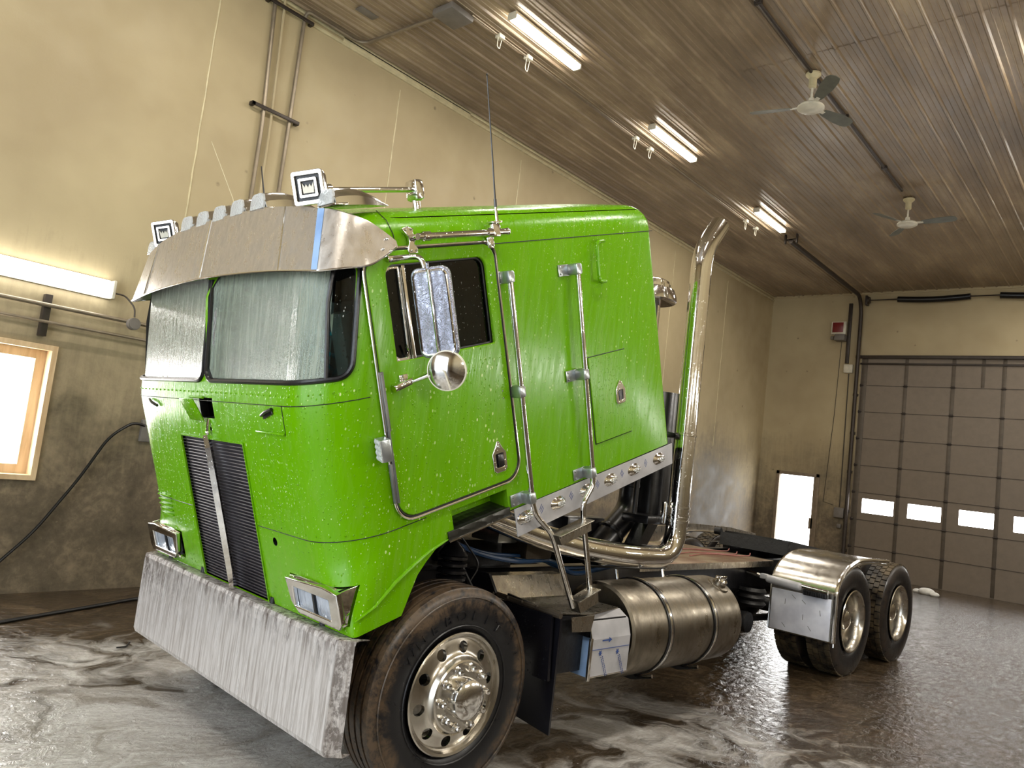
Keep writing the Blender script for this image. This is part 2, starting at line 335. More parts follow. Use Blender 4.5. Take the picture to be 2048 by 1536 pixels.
    def sphere(s,c,r,sc=(1,1,1),n=12):
        v=bmesh.ops.create_uvsphere(s.bm,u_segments=n,v_segments=n//2+2,radius=r)['verts']
        bmesh.ops.transform(s.bm,matrix=Matrix.Translation(c)@Matrix.Diagonal((*sc,1)),verts=v); return s
    def addmesh(s,me,mx=Matrix.Identity(4)):
        k=len(s.bm.verts); s.bm.from_mesh(me); s.bm.verts.ensure_lookup_table()
        bmesh.ops.transform(s.bm,matrix=mx,verts=s.bm.verts[k:]); return s
    def mesh(s,name,mats,angle=32):
        bmesh.ops.transform(s.bm,matrix=s.X,verts=s.bm.verts)
        finish(s.bm,angle); me=bpy.data.meshes.new(name); s.bm.to_mesh(me); s.bm.free()
        for q in (mats if isinstance(mats,(list,tuple)) else [mats]): me.materials.append(M[q] if isinstance(q,str) else q)
        return me
def link(o,parent=None):
    COL.objects.link(o)
    if parent: o.parent=parent
    return o
def obj(name,b,mat,parent=None,label=None,angle=32):
    o=bpy.data.objects.new(name,b.mesh(name,mat,angle)); link(o,parent)
    if label: o['label']=label
    return o
def tag(o,label,cat,group=None):
    o['label']=label; o['category']=cat
    if group: o['group']=group
    return o
def thing(name,loc,rz,label,cat,group=None):
    o=bpy.data.objects.new(name,None); link(o); o.location=loc; o.rotation_euler=(0,0,rz); o.empty_display_size=.1
    return tag(o,label,cat,group)
def struct(name,b,mat,parent=None,angle=32):
    o=obj(name,b,mat,parent,None,angle)
    if not parent: o['kind']='structure'
    return o
def copy_tree(o,parent=None):
    c=o.copy(); COL.objects.link(c)
    if parent: c.parent=parent
    for ch in list(o.children): copy_tree(ch,c)
    return c
def curve_mesh(splines,th,bev=0,res=2):
    "flat plate from closed outlines (later ones are holes), lying in XY"
    cu=bpy.data.curves.new('c','CURVE'); cu.dimensions='2D'; cu.fill_mode='BOTH'; cu.extrude=max(th/2-bev,1e-4); cu.bevel_depth=bev; cu.bevel_resolution=res
    for pts in splines:
        sl=cu.splines.new('POLY'); sl.points.add(len(pts)-1); sl.use_cyclic_u=True
        for q,p in zip(sl.points,pts): q.co=(p[0],p[1],0,1)
    o=bpy.data.objects.new('c',cu); COL.objects.link(o); dg=bpy.context.evaluated_depsgraph_get()
    me=bpy.data.meshes.new_from_object(o.evaluated_get(dg)); COL.objects.unlink(o); bpy.data.objects.remove(o); return me
def text_mesh(txt,size,th,align='CENTER'):
    cu=bpy.data.curves.new('t','FONT'); cu.body=txt; cu.size=size; cu.extrude=th/2; cu.align_x=align; cu.align_y='CENTER'
    o=bpy.data.objects.new('t',cu); COL.objects.link(o); dg=bpy.context.evaluated_depsgraph_get()
    me=bpy.data.meshes.new_from_object(o.evaluated_get(dg)); COL.objects.unlink(o); bpy.data.objects.remove(o); return me
def rrect(x0,x1,y0,y1,r,n=6):
    rs=r if isinstance(r,(tuple,list)) else (r,)*4   # bl, br, tr, tl
    P=[]
    for (cx,cy,a0,q) in ((x0,y0,PI,0),(x1,y0,1.5*PI,1),(x1,y1,0,2),(x0,y1,.5*PI,3)):
        k=rs[q]; ox=cx+k if q in (0,3) else cx-k; oy=cy+k if q in (0,1) else cy-k
        for i in range(n+1):
            a=a0+(PI/2)*i/n; P.append((ox+k*math.cos(a),oy+k*math.sin(a)))
    return P
def side(y): # plate in XY -> plane of constant y: (X->u, Y->w)
    return Matrix(((1,0,0,0),(0,0,-1,y),(0,1,0,0),(0,0,0,1)))
def front(u): # (X-> y, Y-> w) plane of constant u
    return Matrix(((0,0,-1,u),(1,0,0,0),(0,1,0,0),(0,0,0,1)))
def boolean(a,cutters,mode='DIFFERENCE'):
    for c in cutters:
        md=a.modifiers.new('b','BOOLEAN'); md.operation=mode; md.object=c; md.solver='EXACT'
    dg=bpy.context.evaluated_depsgraph_get(); me=bpy.data.meshes.new_from_object(a.evaluated_get(dg))
    a.modifiers.clear(); old=a.data; a.data=me; bpy.data.meshes.remove(old)
    for c in cutters: bpy.data.objects.remove(c)
    bm=bmesh.new(); bm.from_mesh(me)
    for f in bm.faces: f.smooth=True
    for e in bm.edges: e.smooth=len(e.link_faces)==2 and e.calc_face_angle(0)<math.radians(28)
    bm.to_mesh(me); bm.free()
    return a
# ================================================================= THE ROOM
XL,XB,YL,YRr,ZC=-3.6,18.7,7.74,-1.4,6.56
def wall_with_holes(name,w2,holes,mx,mat,th=.2):
    b=B(); b.addmesh(curve_mesh([w2]+holes,th),mx); return struct(name,b,mat)
# left wall (plane y=YL; X->x, Y->z), window at x 1.15..2.56
WX0,WX1,WZ0,WZ1=1.2,2.535,1.02,2.215
mxl=Matrix(((1,0,0,0),(0,0,1,YL+.1),(0,1,0,0),(0,0,0,1)))
wall_with_holes('wall_left',[(XL,-.05),(XB+.2,-.05),(XB+.2,ZC+.1),(XL,ZC+.1)],[[(WX0,WZ0),(WX1,WZ0),(WX1,WZ1),(WX0,WZ1)]],mxl,'wall')
DY0,DY1,DZ=.42,5.5,4.98
mxb=Matrix(((0,0,1,XB+.1),(1,0,0,0),(0,1,0,0),(0,0,0,1)))
SD=(6.29,7.23,2.12)
wall_with_holes('wall_back',[(YRr-.2,-.05),(YL,-.05),(YL,ZC+.1),(YRr-.2,ZC+.1)],[[(DY0,0),(DY1,0),(DY1,DZ),(DY0,DZ)],[(SD[0],0),(SD[1],0),(SD[1],SD[2]),(SD[0],SD[2])]],mxb,'wall')
b=B(); b.bx(XL,XB,YRr-.2,YRr,-.05,ZC+.1); struct('wall_right',b,'wall')
mxf=Matrix(((0,0,-1,XL-.1),(1,0,0,0),(0,1,0,0),(0,0,0,1)))
wall_with_holes('wall_front',[(YRr-.2,-.05),(YL+.2,-.05),(YL+.2,ZC+.1),(YRr-.2,ZC+.1)],[[(DY0,0),(DY1,0),(DY1,DZ),(DY0,DZ)]],mxf,'wall')  # unseen doorway, assumed open so that daylight reaches the truck's front
b=B(); b.bx(XL-.2,XB+.2,YRr-.2,YL+.2,-.12,0); struct('floor',b,'floor')
# ribbed steel ceiling: major ribs with two minor ones between, running the length of the bay
b=B(); prof=[]; y=YRr-.1; P=.2286
while y<YL+.05:
    for (dy,h) in ((0,0),(.015,-.022),(.034,-.022),(.049,0),(.10,0),(.104,-.006),(.114,-.006),(.118,0),(.165,0),(.169,-.006),(.179,-.006),(.183,0)):
        prof.append((y+dy,ZC+h))
    y+=P
seams=[XL-.1,2.0,5.2,8.05,11.0,14.2,XB+.15]
for x0,x1 in zip(seams,seams[1:]):
    dz=-.004*(seams.index(x0)%2)
    r0=[b.bm.verts.new((x0-.04,yy,zz+dz)) for yy,zz in prof]; r1=[b.bm.verts.new((x1,yy,zz+dz)) for yy,zz in prof]
    for i in range(len(prof)-1): b.bm.faces.new((r0[i],r0[i+1],r1[i+1],r1[i]))
b.bx(XL-.2,XB+.2,YRr-.2,YL+.2,ZC+.03,ZC+.12)
struct('ceiling',b,'ceil',angle=20)
# corner trims and wall panel seams
b=B(); b.bx(XL,XB,YL-.025,YL+.01,ZC-.125,ZC-.085,.003); b.bx(5.05,7.3,YL-.03,YL+.01,ZC-.10,ZC-.03,.003); b.bx(XL,XB,YL-.03,YL,ZC-.05,ZC,.003); struct('trim_1',b,'cream')
b=B(); b.bx(XB-.03,XB,YRr,YL,ZC-.06,ZC,.003); struct('trim_2',b,'wall')
b=B()
for x in (-1.5,1.0,3.51,6.02,8.52,11.02,13.52,16.02): 
    pts=[(x+random.uniform(-.004,.004),YL,2.5+z*.2) for z in range(0,20)]
    b.tube(pts,lambda t:.010+.004*math.sin(t*60),6)
struct('trim_3',b,'cream')
# window 1: deep pine reveal, sash and an overexposed pane
M['day2']=emis('door_daylight',(1,.99,.96,1),7.0)
wn=struct('window_1',B().box(((WX0+WX1)/2,YL+.17,(WZ0+WZ1)/2),(WX1-WX0-.18,.012,WZ1-WZ0-.2)),'day')
mw=Matrix(((1,0,0,0),(0,0,1,YL+.085),(0,1,0,0),(0,0,0,1)))
b=B(); b.addmesh(curve_mesh([[(WX0-.02,WZ0-.012),(WX1+.012,WZ0-.012),(WX1+.012,WZ1+.012),(WX0-.02,WZ1+.012)],[(WX0+.03,WZ0+.03),(WX1-.03,WZ0+.03),(WX1-.03,WZ1-.03),(WX0+.03,WZ1-.03)]],.23,.003),mw); obj('window_casing',b,'wood',wn)
b=B(); b.addmesh(curve_mesh([[(WX0+.03,WZ0+.03),(WX1-.03,WZ0+.03),(WX1-.03,WZ1-.03),(WX0+.03,WZ1-.03)],[(WX0+.10,WZ0+.11),(WX1-.11,WZ0+.11),(WX1-.11,WZ1-.11),(WX0+.10,WZ1-.11)]],.06,.006),Matrix.Translation((0,.045,0))@mw); obj('sash',b,'wood',wn)
b=B(); b.bx(2.02,2.26,YL+.07,YL+.1,1.145,1.165,.004); b.sphere((2.26,YL+.085,1.155),.018); obj('window_latch',b,'galv',wn)
# small service door in the back wall, its pane burnt out by daylight
dd=struct('door_2',B().box((XB+.06,(SD[0]+SD[1])/2,1.07),(.02,SD[1]-SD[0]-.12,1.98)),'day2')
b=B(); 
for (y0,y1,z0,z1) in ((SD[0]-.05,SD[0]+.03,0,SD[2]+.05),(SD[1]-.03,SD[1]+.05,0,SD[2]+.05),(SD[0]-.05,SD[1]+.05,SD[2]-.03,SD[2]+.05)): b.bx(XB-.03,XB+.1,y0,y1,z0,z1,.005)
obj('door_casing',b,'sidedoor',dd)
b=B(); b.bx(XB+.0,XB+.07,SD[0]+.03,SD[0]+.09,0.02,SD[2]-.03,.004); b.bx(XB,XB+.07,SD[0]+.04,SD[0]+.14,.86,1.12,.01); obj('lock_stile',b,'sidedoor',dd)
# overhead doors
def overhead(name,x,sg,open_=False):
    rows=[0,.62,1.24,1.86,2.48,3.1,3.72,4.34,4.99]; cols=[DY1-.03-i*.945 for i in range(6)]; cols[-1]=DY0+.02
    wins=[(4.60,5.27),(3.655,4.315),(2.68,3.32),(1.68,2.335),(.72,1.36)]
    holes=[rrect(a,c,1.405,1.725,.012,2) for a,c in wins]
    mx=Matrix(((0,0,1,x),(1,0,0,0),(0,1,0,0),(0,0,0,1)))
    b=B(); b.addmesh(curve_mesh([[(DY0-.05,-.012),(DY1+.05,-.012),(DY1+.05,DZ+.03),(DY0-.05,DZ+.03)]]+holes,.045),mx)
    o=struct(name,b,'door')
    xs=x-sg*.03
    for a,c in wins: obj('pane',B().box((x,(a+c)/2,1.565),(.01,c-a+.02,.34)),'day',o)
    b=B()
    for z in rows[1:-1]: b.bx(xs-.004,xs+.004,DY0,DY1,z-.004,z+.004)
    obj('panel_joint',b,'doorframe',o)
    b=B()
    for y in cols[1:-1]+[3.02]: b.bx(xs-.008,xs+.008,y-.035,y+.035,(4.36 if y==3.02 else .02),DZ,.002) if y!=3.02 else b.bx(xs-.008,xs+.008,y-.03,y+.03,4.36,DZ,.002)
    b.bx(xs-.008,xs+.008,DY1-.14,DY1-.02,.02,DZ,.002)
    obj('stile',b,'stile',o)
    for y in cols[:-1]:
        for z in rows[1:-1]:
            b=B(); b.cyl((xs-sg*.01,y-.05,z),(xs-sg*.01,y+.05,z),.011,n=8); b.box((xs-sg*.004,y,z),(.01,.07,.07),None,.002); obj('hinge',b,'doorframe',o)
    b=B(); b.bx(xs-sg*.02-.02,xs-sg*.02+.02,DY0,DY1+.02,4.83,4.87,.004); obj('top_strut',b,'doorframe',o)
    return o
overhead('door_1',XB+.05,1)
# vertical and curved tracks of the back overhead door
for k,yy in enumerate((DY1+.06,DY0-.06)):
    b=B(); pts=[(XB-.09,yy,.02),(XB-.09,yy,6.1),(XB-.30,yy,6.42),(14.0,yy,6.42)]
    b.tube(pts,.045,8,bend=.35); b.bx(XB-.13,XB-.002,yy-.012,yy+.012,.02,6.0)
    for z in (.5,1.4,2.3,3.2,4.1,5.0): b.bx(XB-.1,XB,yy-.05,yy+.05,z-.03,z+.03,.003)
    o=obj('door_track',b,'doorframe'); tag(o,'dark steel door track rising '+('beside the personnel door side and bending under the ceiling' if k==0 else 'along the far end of the overhead door'),'track')
    b=B(); b.bx(14.0,14.04,yy-.12,yy+.12,6.44,6.47,.003)
    for s in (-.11,.11): b.bx(13.98,14.05,yy+s-.012,yy+s+.012,6.38,ZC,.003)
    o2=obj('track_hanger',b,'doorframe',o)
b=B(); b.bx(XB-.06,XB,DY0-.1,DY1+.12,DZ-.01,DZ+.06,.004); struct('trim_4',b,'doorframe')
# torsion shaft and its padded springs above the door
b=B(); b.cyl((XB-.15,DY1-.03,6.33),(XB-.15,DY0+.03,6.33),.014,n=10); b.box((XB-.11,DY1-.06,6.33),(.18,.05,.22),None,.006); b.cyl((XB-.15,DY1-.13,6.33),(XB-.15,DY1-.09,6.33),.08,n=18)
tor=tag(obj('torsion_spring',b,'doorframe'),'thin steel shaft with two black padded springs above the overhead door','door spring')
for k,(y0,y1) in enumerate(((4.77,3.32),(2.77,1.5))):
    b=B(); b.tube([(XB-.14,y0-(y0-y1)*i/8,6.33-.035*math.sin(PI*i/8)) for i in range(9)],.068,14)
    obj('spring_cover',b,'rubber',tor)
# ---- wall fixtures of the back wall
def wallthing(name,x0,x1,y0,y1,z0,z1,mat,label,cat,bev=.008): 
    return tag(obj(name,B().bx(x0,x1,y0,y1,z0,z1,bev),mat),label,cat)
a1=wallthing('alarm_box',XB-.06,XB,5.89,6.23,5.55,5.86,'white','white framed red panel mounted high on the back wall','panel')
obj('red_face',B().bx(XB-.066,XB-.055,5.95,6.2,5.6,5.84,.003),'red',a1,'dark red face')
b=B(); b.box((XB-.12,5.98,5.45),(.22,.24,.16),None,.03); b.cyl((XB-.12,6.13,5.45),(XB-.12,6.2,5.45),.045); tag(obj('door_opener_motor',b,'greybox'),'dark grey motor under the red panel','motor')
b=B(); b.bx(XB-.05,XB,5.78,5.86,4.85,6.3,.004); tag(obj('chain_guide',b,'doorframe'),'dark vertical channel beside the red panel near the ceiling','channel')
wallthing('switch_box',XB-.07,XB,5.67,5.87,4.62,4.82,'white','pale square box on the back wall level with the top of the overhead door','box')
wallthing('control_box',XB-.09,XB,5.62,5.84,1.22,1.45,'greybox','grey push button control box between personnel door and garage door','box')
wallthing('outlet_box',XB-.06,XB,5.67,5.77,.98,1.08,'greybox','small round-cornered grey outlet under the control box','outlet',.02)
b=B(); b.tube([(XB-.015,5.76,4.60),(XB-.015,5.74,1.47)],.012,8)
tag(obj('conduit',b,'conduit_d'),'thin conduit running down the back wall beside the garage door track','conduit')
b=B(); b.tube([(XB-.01,5.98,5.37),(XB-.01,6.02,3.6),(XB-.01,6.12,1.55),(XB-.01,5.9,1.5)],.006,6); tag(obj('pull_cord',b,'conduit_d'),'thin slack cord hanging down from the grey door motor','cord')
# ---- left wall: pipes, light, junction boxes, cable
def pipe_run(pts,r,mat,label,name='conduit',bend=0,cat='conduit'): return tag(obj(name,B().tube(pts,r,10,bend),mat),label,cat)
for k,(x0,x1,r,mt) in enumerate(((4.17,4.10,.022,'conduit'),(4.27,4.22,.016,'wall'),(4.49,4.49,.022,'conduit'))):
    top=[(x1,YL-.035,ZC-.03)] if k<2 else [(x1,YL-.035,6.475),(x1,YL-.1,ZC-.04),(5.2,YL-.1,ZC-.04),(5.28,YL-.2,ZC-.04),(5.33,6.35,ZC-.04)]
    pipe_run([(x0,YL-.035,.3),(x0,YL-.035,5)]+top,r,mt,('grey vertical pipe on the wall, the one farthest from the ceiling elbow','thin cream vertical pipe between two grey wall pipes','grey wall pipe that bends across the ceiling to a box')[k],bend=.12)
for k,z in enumerate((6.43,5.22)):
    b=B(); b.bx(4.0,4.6,YL-.075,YL-.059,z-.02,z+.02,.003); b.bx(4.0,4.04,YL-.075,YL,z-.02,z+.02,.003); b.bx(4.56,4.6,YL-.06,YL,z-.02,z+.02,.003)
    tag(obj('pipe_strap',b,'doorframe'),('dark strut clamping the wall pipes right under the ceiling' if k==0 else 'dark strut clamping the wall pipes halfway up the wall'),'bracket')
for k,(z,r) in enumerate(((2.58,.02),(2.43,.014))):
    pipe_run([(-3,YL-.09,z),(6.5,YL-.09,z)],r,'conduit',('upper','lower')[k]+' of the two level conduits under the wall light')
b=B(); b.bx(2.36,2.42,YL-.068,YL,2.3,2.68,.004); tag(obj('strut_bracket',b,'doorframe'),'dark upright strut holding the two level conduits above the window','bracket')
b=B(); b.cyl((3.12,YL-.17,2.56),(3.12,YL-.112,2.56),.058,n=24); b.cyl((3.12,YL-.176,2.56),(3.12,YL-.17,2.56),.05,n=24); tag(obj('junction_box',b,'greybox'),'round grey junction box on the conduit beside the wall light','junction box')
b=B(); b.tube([(2.94,YL-.08,2.82),(3.02,YL-.09,2.82),(3.11,YL-.14,2.72),(3.12,YL-.14,2.625)],.008,8,bend=.08); tag(obj('light_cable',b,'conduit_d'),'short curved cable from the wall light down to the round box','cable')
def light(name,x0,x1,y,z,label,wall=False,E=LED,grp=None):
    if wall:
        t=thing(name,((x0+x1)/2,y,z),(0 if y>0 else PI),label,'light',grp); hx=(x1-x0)/2
        b=B(); b.bx(-hx,hx,-.02,0,-.09,.09,.005); b.bx(-hx,-hx+.03,-.1,0,-.09,.09,.01); b.bx(hx-.03,hx,-.1,0,-.09,.09,.01); obj('housing',b,'white',t)
        b=B(); b.bx(-hx+.03,hx-.03,-.095,-.02,-.08,.08,.03); obj('diffuser',b,'ledwall',t)
        la=bpy.data.lights.new('batten','AREA'); la.shape='RECTANGLE'; la.size=(x1-x0)*.9; la.size_y=.14; la.energy=E if E!=LED else 12; la.color=(1,.96,.90)
        lo=bpy.data.objects.new('batten_light',la); link(lo,t); lo.location=(0,-.10,0); lo.rotation_euler=(-PI/2,0,0)
    else:
        t=thing(name,((x0+x1)/2,y,z),0,label,'light',grp); hx=(x1-x0)/2
        b=B(); b.bx(-hx,hx,-.055,.055,-.03,0,.005); obj('housing',b,'white',t)
        for s in (-1,1): obj('end_cap',B().box((s*hx*.99,0,-.05),(.03,.12,.07),None,.012),'white',t)
        b=B(); b.bx(-hx+.02,hx-.02,-.056,.056,-.085,-.03,.024); obj('diffuser',b,'led',t)
        la=bpy.data.lights.new('tube','AREA'); la.shape='RECTANGLE'; la.size=(x1-x0)*.95; la.size_y=.10; la.energy=E; la.color=(1,.94,.84)
        lo=bpy.data.objects.new('tube_light',la); link(lo,t); lo.location=(0,0,-.089)
    return t
light('wall_light',1.62,2.93,YL-.002,2.85,'white fluorescent batten glowing on the wall above the window',True)
nm=('nearest','middle','farthest')
for k,(x0,x1) in enumerate(((5.69,6.93),(8.72,9.98),(12.35,13.59))):
    light('ceiling_light',x0,x1,5.56,ZC-.022,'glowing tube light on the ribbed ceiling, %s of the three over the truck'%nm[k],grp='ceiling tube lights')
for k,(x0,x1) in enumerate(((-.8,.44),(2.4,3.64))): light('ceiling_light',x0,x1,5.56,ZC-.022,'tube light on the ceiling ahead of the truck, '+('by the front wall' if k==0 else 'next to the pipes'),grp='ceiling tube lights')
for k,(x0,x1) in enumerate(((-.8,.44),(2.4,3.64),(5.69,6.93),(8.72,9.98),(12.35,13.59),(16.0,17.24))): light('ceiling_light',x0,x1,.92,ZC-.022,'added tube light of an unseen second row that brightens the truck, place '+('one','two','three','four','five','six')[k],E=LED*1.35,grp='ceiling tube lights')  # assumed second row, out of view, added to lift the light on the truck
for k,x0 in enumerate((.6,3.4,6.2,9.4,12.6)): light('wall_light',x0,x0+1.31,YRr+.002,2.85,'added batten, out of view, brightening the truck side, '+('first','second','third','fourth','fifth')[k]+' from the open doorway',True,E=24,grp='added fill battens')  # unseen battens, added to brighten the near side of the truck
# pull strings and sockets along the light row
for k,(x,h) in enumerate(((5.98,.1),(6.50,.13),(9.0,.12),(9.42,.1),(12.9,.12),(13.35,.1))):
    b=B(); b.bx(x-.045,x+.045,5.95,6.03,ZC-.07,ZC-.02,.008); b.tube([(x-.03,5.99,ZC-.07),(x-.035,5.99,ZC-.07-h),(x+.01,5.99,ZC-.09-h),(x+.03,5.99,ZC-.07)],.005,6,bend=.03)
    tag(obj('ceiling_socket',b,'white'),'small white socket with a loop of wire, '+('ahead of the nearest ceiling light','beside the nearest ceiling light','beside the middle ceiling light, nearer one','beside the middle ceiling light, farther one','beside the farthest ceiling light','past the start of the farthest ceiling light')[k],'socket','ceiling sockets')
pipe_run([(5.5,5.99,ZC-.035),(14,5.99,ZC-.035)],.011,'conduit','thin conduit on the ceiling linking the white sockets')
b=B(); b.bx(5.2,5.55,6.0,6.32,ZC-.1,ZC-.02,.02); tag(obj('ceiling_box',b,'greybox'),'dusty box on the ceiling where the pipe across it ends','box')
b=B(); b.bx(4.75,5.0,7.0,7.12,ZC-.03,ZC-.018,.004); tag(obj('ceiling_vent',b,'greybox'),'small dark grey plate on the ceiling near the wall pipes','plate')
# conduit of the fans
b=B(); b.tube([(XL,3.24,ZC-.03),(12.4,3.24,ZC-.03)],.02,8)
for x in (1,4,6.8,9.6,11.4): b.bx(x-.02,x+.02,3.2,3.28,ZC-.055,ZC-.01,.004)
tag(obj('fan_conduit',b,'doorframe'),'straight dark conduit along the middle of the ceiling joining the fans','conduit')
def fan(x,a0,label):
    t=thing('ceiling_fan',(x,3.24,ZC-.02),0,label,'ceiling fan','ceiling fans')
    b=B(); b.lathe([(0,0),(.085,0),(.085,-.02),(.045,-.06),(.045,-.16),(.03,-.175),(0,-.175)],(0,0,0),'z',20); obj('canopy',b,'cream',t)
    obj('downrod',B().cyl((0,0,-.17),(0,0,-.33),.013,n=10),'white',t)
    b=B(); b.lathe([(0,-.30),(.03,-.30),(.04,-.36),(.06,-.375),(.13,-.385),(.15,-.405),(.15,-.425),(.12,-.445),(.0,-.455)],(0,0,0),'z',28); obj('motor',b,'white',t)
    for k in range(3):
        a=a0+k*2*PI/3; b=B()
        mx=Matrix.Rotation(a,4,'Z')@Matrix.Translation((0,0,-.40))@Matrix.Rotation(math.radians(-14),4,'X')
        poly=[(.20,-.045),(.24,-.055),(.45,-.085),(.62,-.085),(.68,-.06),(.70,0),(.68,.05),(.62,.07),(.45,.075),(.24,.05),(.20,.04)]
        b.prism(poly,lambda p,h:mx@Vector((p[0],p[1],h+.02*(p[0]-.2))),-.003,.003)
        bl=obj('blade',b,'fan',t)
        b=B(); b.box((.17,0,0),(.12,.045,.012),None,.004); bmesh.ops.transform(b.bm,matrix=mx,verts=b.bm.verts); obj('blade_arm',b,'white',bl)
    return t
fan(8.41,math.radians(100),'ceiling fan with three grey blades, the nearer of the two')
fan(12.83,math.radians(-88),'ceiling fan farther back towards the garage door')
# hose plate on the wall and the cable drooping from it, floor hose, debris
b=B(); b.bx(3.40,3.60,YL-.05,YL,1.44,1.66,.01); tag(obj('wall_outlet',b,'greybox'),'grey outlet plate on the stained wall by the truck front','outlet')
b=B(); b.tube([(3.42,YL-.06,1.6),(3.3,YL-.08,1.62),(3.1,YL-.08,1.47),(2.9,YL-.06,1.05),(2.6,YL-.05,.55),(2.2,YL-.05,.1),(1.6,YL-.05,.06),(.5,YL-.1,.03)],.014,8,bend=.15); tag(obj('wall_cable',b,'rubber'),'dark cable drooping down the wall from the grey outlet','cable')
b=B(); b.tube([(.9,6.15,.015),(2.15,6.72,.015),(2.9,7.0,.015),(3.55,7.27,.015),(5.2,7.4,.015),(9,7.3,.015)],.015,8,bend=.6); tag(obj('floor_hose',b,'hoseblk'),'thin black hose lying on the floor along the wall','hose')
for k,(x,y,a,l) in enumerate(((2.62,5.75,.3,.16),(1.6,5.5,1.0,.07),(2.9,5.05,.5,.12))):
    b=B(); b.tube([(x,y,.012),(x+l*.5*math.cos(a),y+l*.5*math.sin(a),.006),(x+l*math.cos(a+.3),y+l*math.sin(a+.3),.014)],.006,6); tag(obj('twig',b,'under'),('curved black twig on the wet floor beside the bumper','tiny dark chip of wood on the wet floor far from the bumper','dark shred lying by the soap foam under the bumper')[k],'debris')
b=B(); b.sphere((17.2,3.52,.05),.13,(1,1.2,.6),14); b.sphere((17.25,3.7,.03),.08,(1,1,.6)); b.sphere((17.1,3.36,.03),.09,(1,1,.55)); tag(obj('foam_lump',b,'foam'),'lump of white foam on the floor before the garage door','foam')
# ================================================================= THE TRUCK
cy_,sy_=math.cos(YAW),math.sin(YAW)
def T2R(x,y): return (cy_*x-sy_*y, sy_*x+cy_*y)
tx,ty=T2R(5.0,4.06)
TR=thing('semi_truck',(tx,ty,0),YAW,'bright green cabover semi truck with tilted cab and chrome stack in a wash bay','truck')
def BT(): return B(XT)
def BC(): return B(XC)
def part(name,b,mat,parent=None,label=None,angle=32): return obj(name,b,mat,parent or TR,label,angle)
# ---------------- cab hull
HB=1.16
def uf(w): return .07+max(0,min(w,1.07)-.96)*.25+max(0,w-1.07)*.2+max(0,w-1.52)*.42
def rad(w): return .30 if w>.24 else max(.03,.03+.27*(w+.09)/.33)
def S(t,w,off=0.0,b=HB,ins=0.0):
    r=rad(w); f=b-r; s=-1 if t<0 else 1; q=abs(t); u0=uf(w)+ins
    if q<f: return Vector((u0-off,t,w))
    a=(q-f)/r
    if a<PI/2: return Vector((u0+r-(r+off)*math.cos(a), s*(f+(r+off)*math.sin(a)), w))
    return Vector((u0+r+(q-f-r*PI/2), s*(b+off), w))
def ring(w,b=HB,ins=0.0,U=2.70):
    r=rad(w); f=b-r; u0=uf(w)+ins; L=[]
    L+= [(U-.05-(U-.05-(u0+r))*k/7.0,-b) for k in range(7)]
    L+= [(u0+r-r*math.cos(a),-(f+r*math.sin(a))) for a in [PI/2*(1-k/10) for k in range(11)]]
    L+= [(u0,-f+2*f*k/8) for k in range(1,8)]
    L+= [(u0+r-r*math.cos(a),(f+r*math.sin(a))) for a in [PI/2*k/10 for k in range(11)]]
    L+= [(u0+r+(U-.05-(u0+r))*(k+1)/7.0,b) for k in range(7)]
    L+= [(U-.05+.05*math.sin(a),b-.05+.05*math.cos(a)) for a in (.5,1.0,PI/2)]
    L+= [(U-.05+.05*math.cos(a),-b+.05-.05*math.sin(a)) for a in (0,.57,1.07)]
    return [Vector((u,y,w)) for u,y in L]
def hull(name,ws,shrink=0.0,U=2.70,roof=True):
    b=BC(); rings=[ring(w,HB-shrink,shrink,U) for w in ws]
    if roof:
        for k in range(1,7):
            a=PI/2*k/6; i=.15*(1-math.cos(a)); rings.append([Vector((p.x,p.y,1.64+.16*math.sin(a))) for p in ring(1.66,HB-shrink-i,shrink+i*.5,U-i*.7)])
        for i,z in ((.30,1.83),(.5,1.86),(.75,1.883),(.95,1.892)):
            rings.append([Vector((p.x,p.y,z)) for p in ring(1.66,HB-shrink-i,shrink+min(i,.5)*.35+.03,U-.12-i*.35)])
    b.loft(rings)
    return b
W0=[-.10,-.05,0,.06,.12,.18,.24,.4,.6,.8,.95,1.0,1.07,1.2,1.35,1.5,1.64]
cab=part('cab_body',hull('h',W0),['green','under','inter'])
inn=obj('i',hull('h',[.34,.6,.95,1.07,1.35,1.64,1.76],.045,2.65,False),['green','under','inter']); inn.parent=TR
for p in inn.data.polygons: p.material_index=2
def cutter(b,idx=1):
    o=obj('cut',b,['green','under','inter']); o.parent=TR
    for p in o.data.polygons: p.material_index=idx
    return o
us=lambda p,h:Vector((p[0],h,p[1]))
arch=[(.33,-.11),(.40,-.02),(.462,.057),(.52,.10),(.586,.14),(.69,.178),(3,.178),(3,-.5),(.33,-.5)]
cuts=[inn,cutter(BC().prism(arch,us,-2,2))]
gr=BC(); gr.box((.12,0,.32),(.16,.775,.85)); cuts.append(cutter(gr))
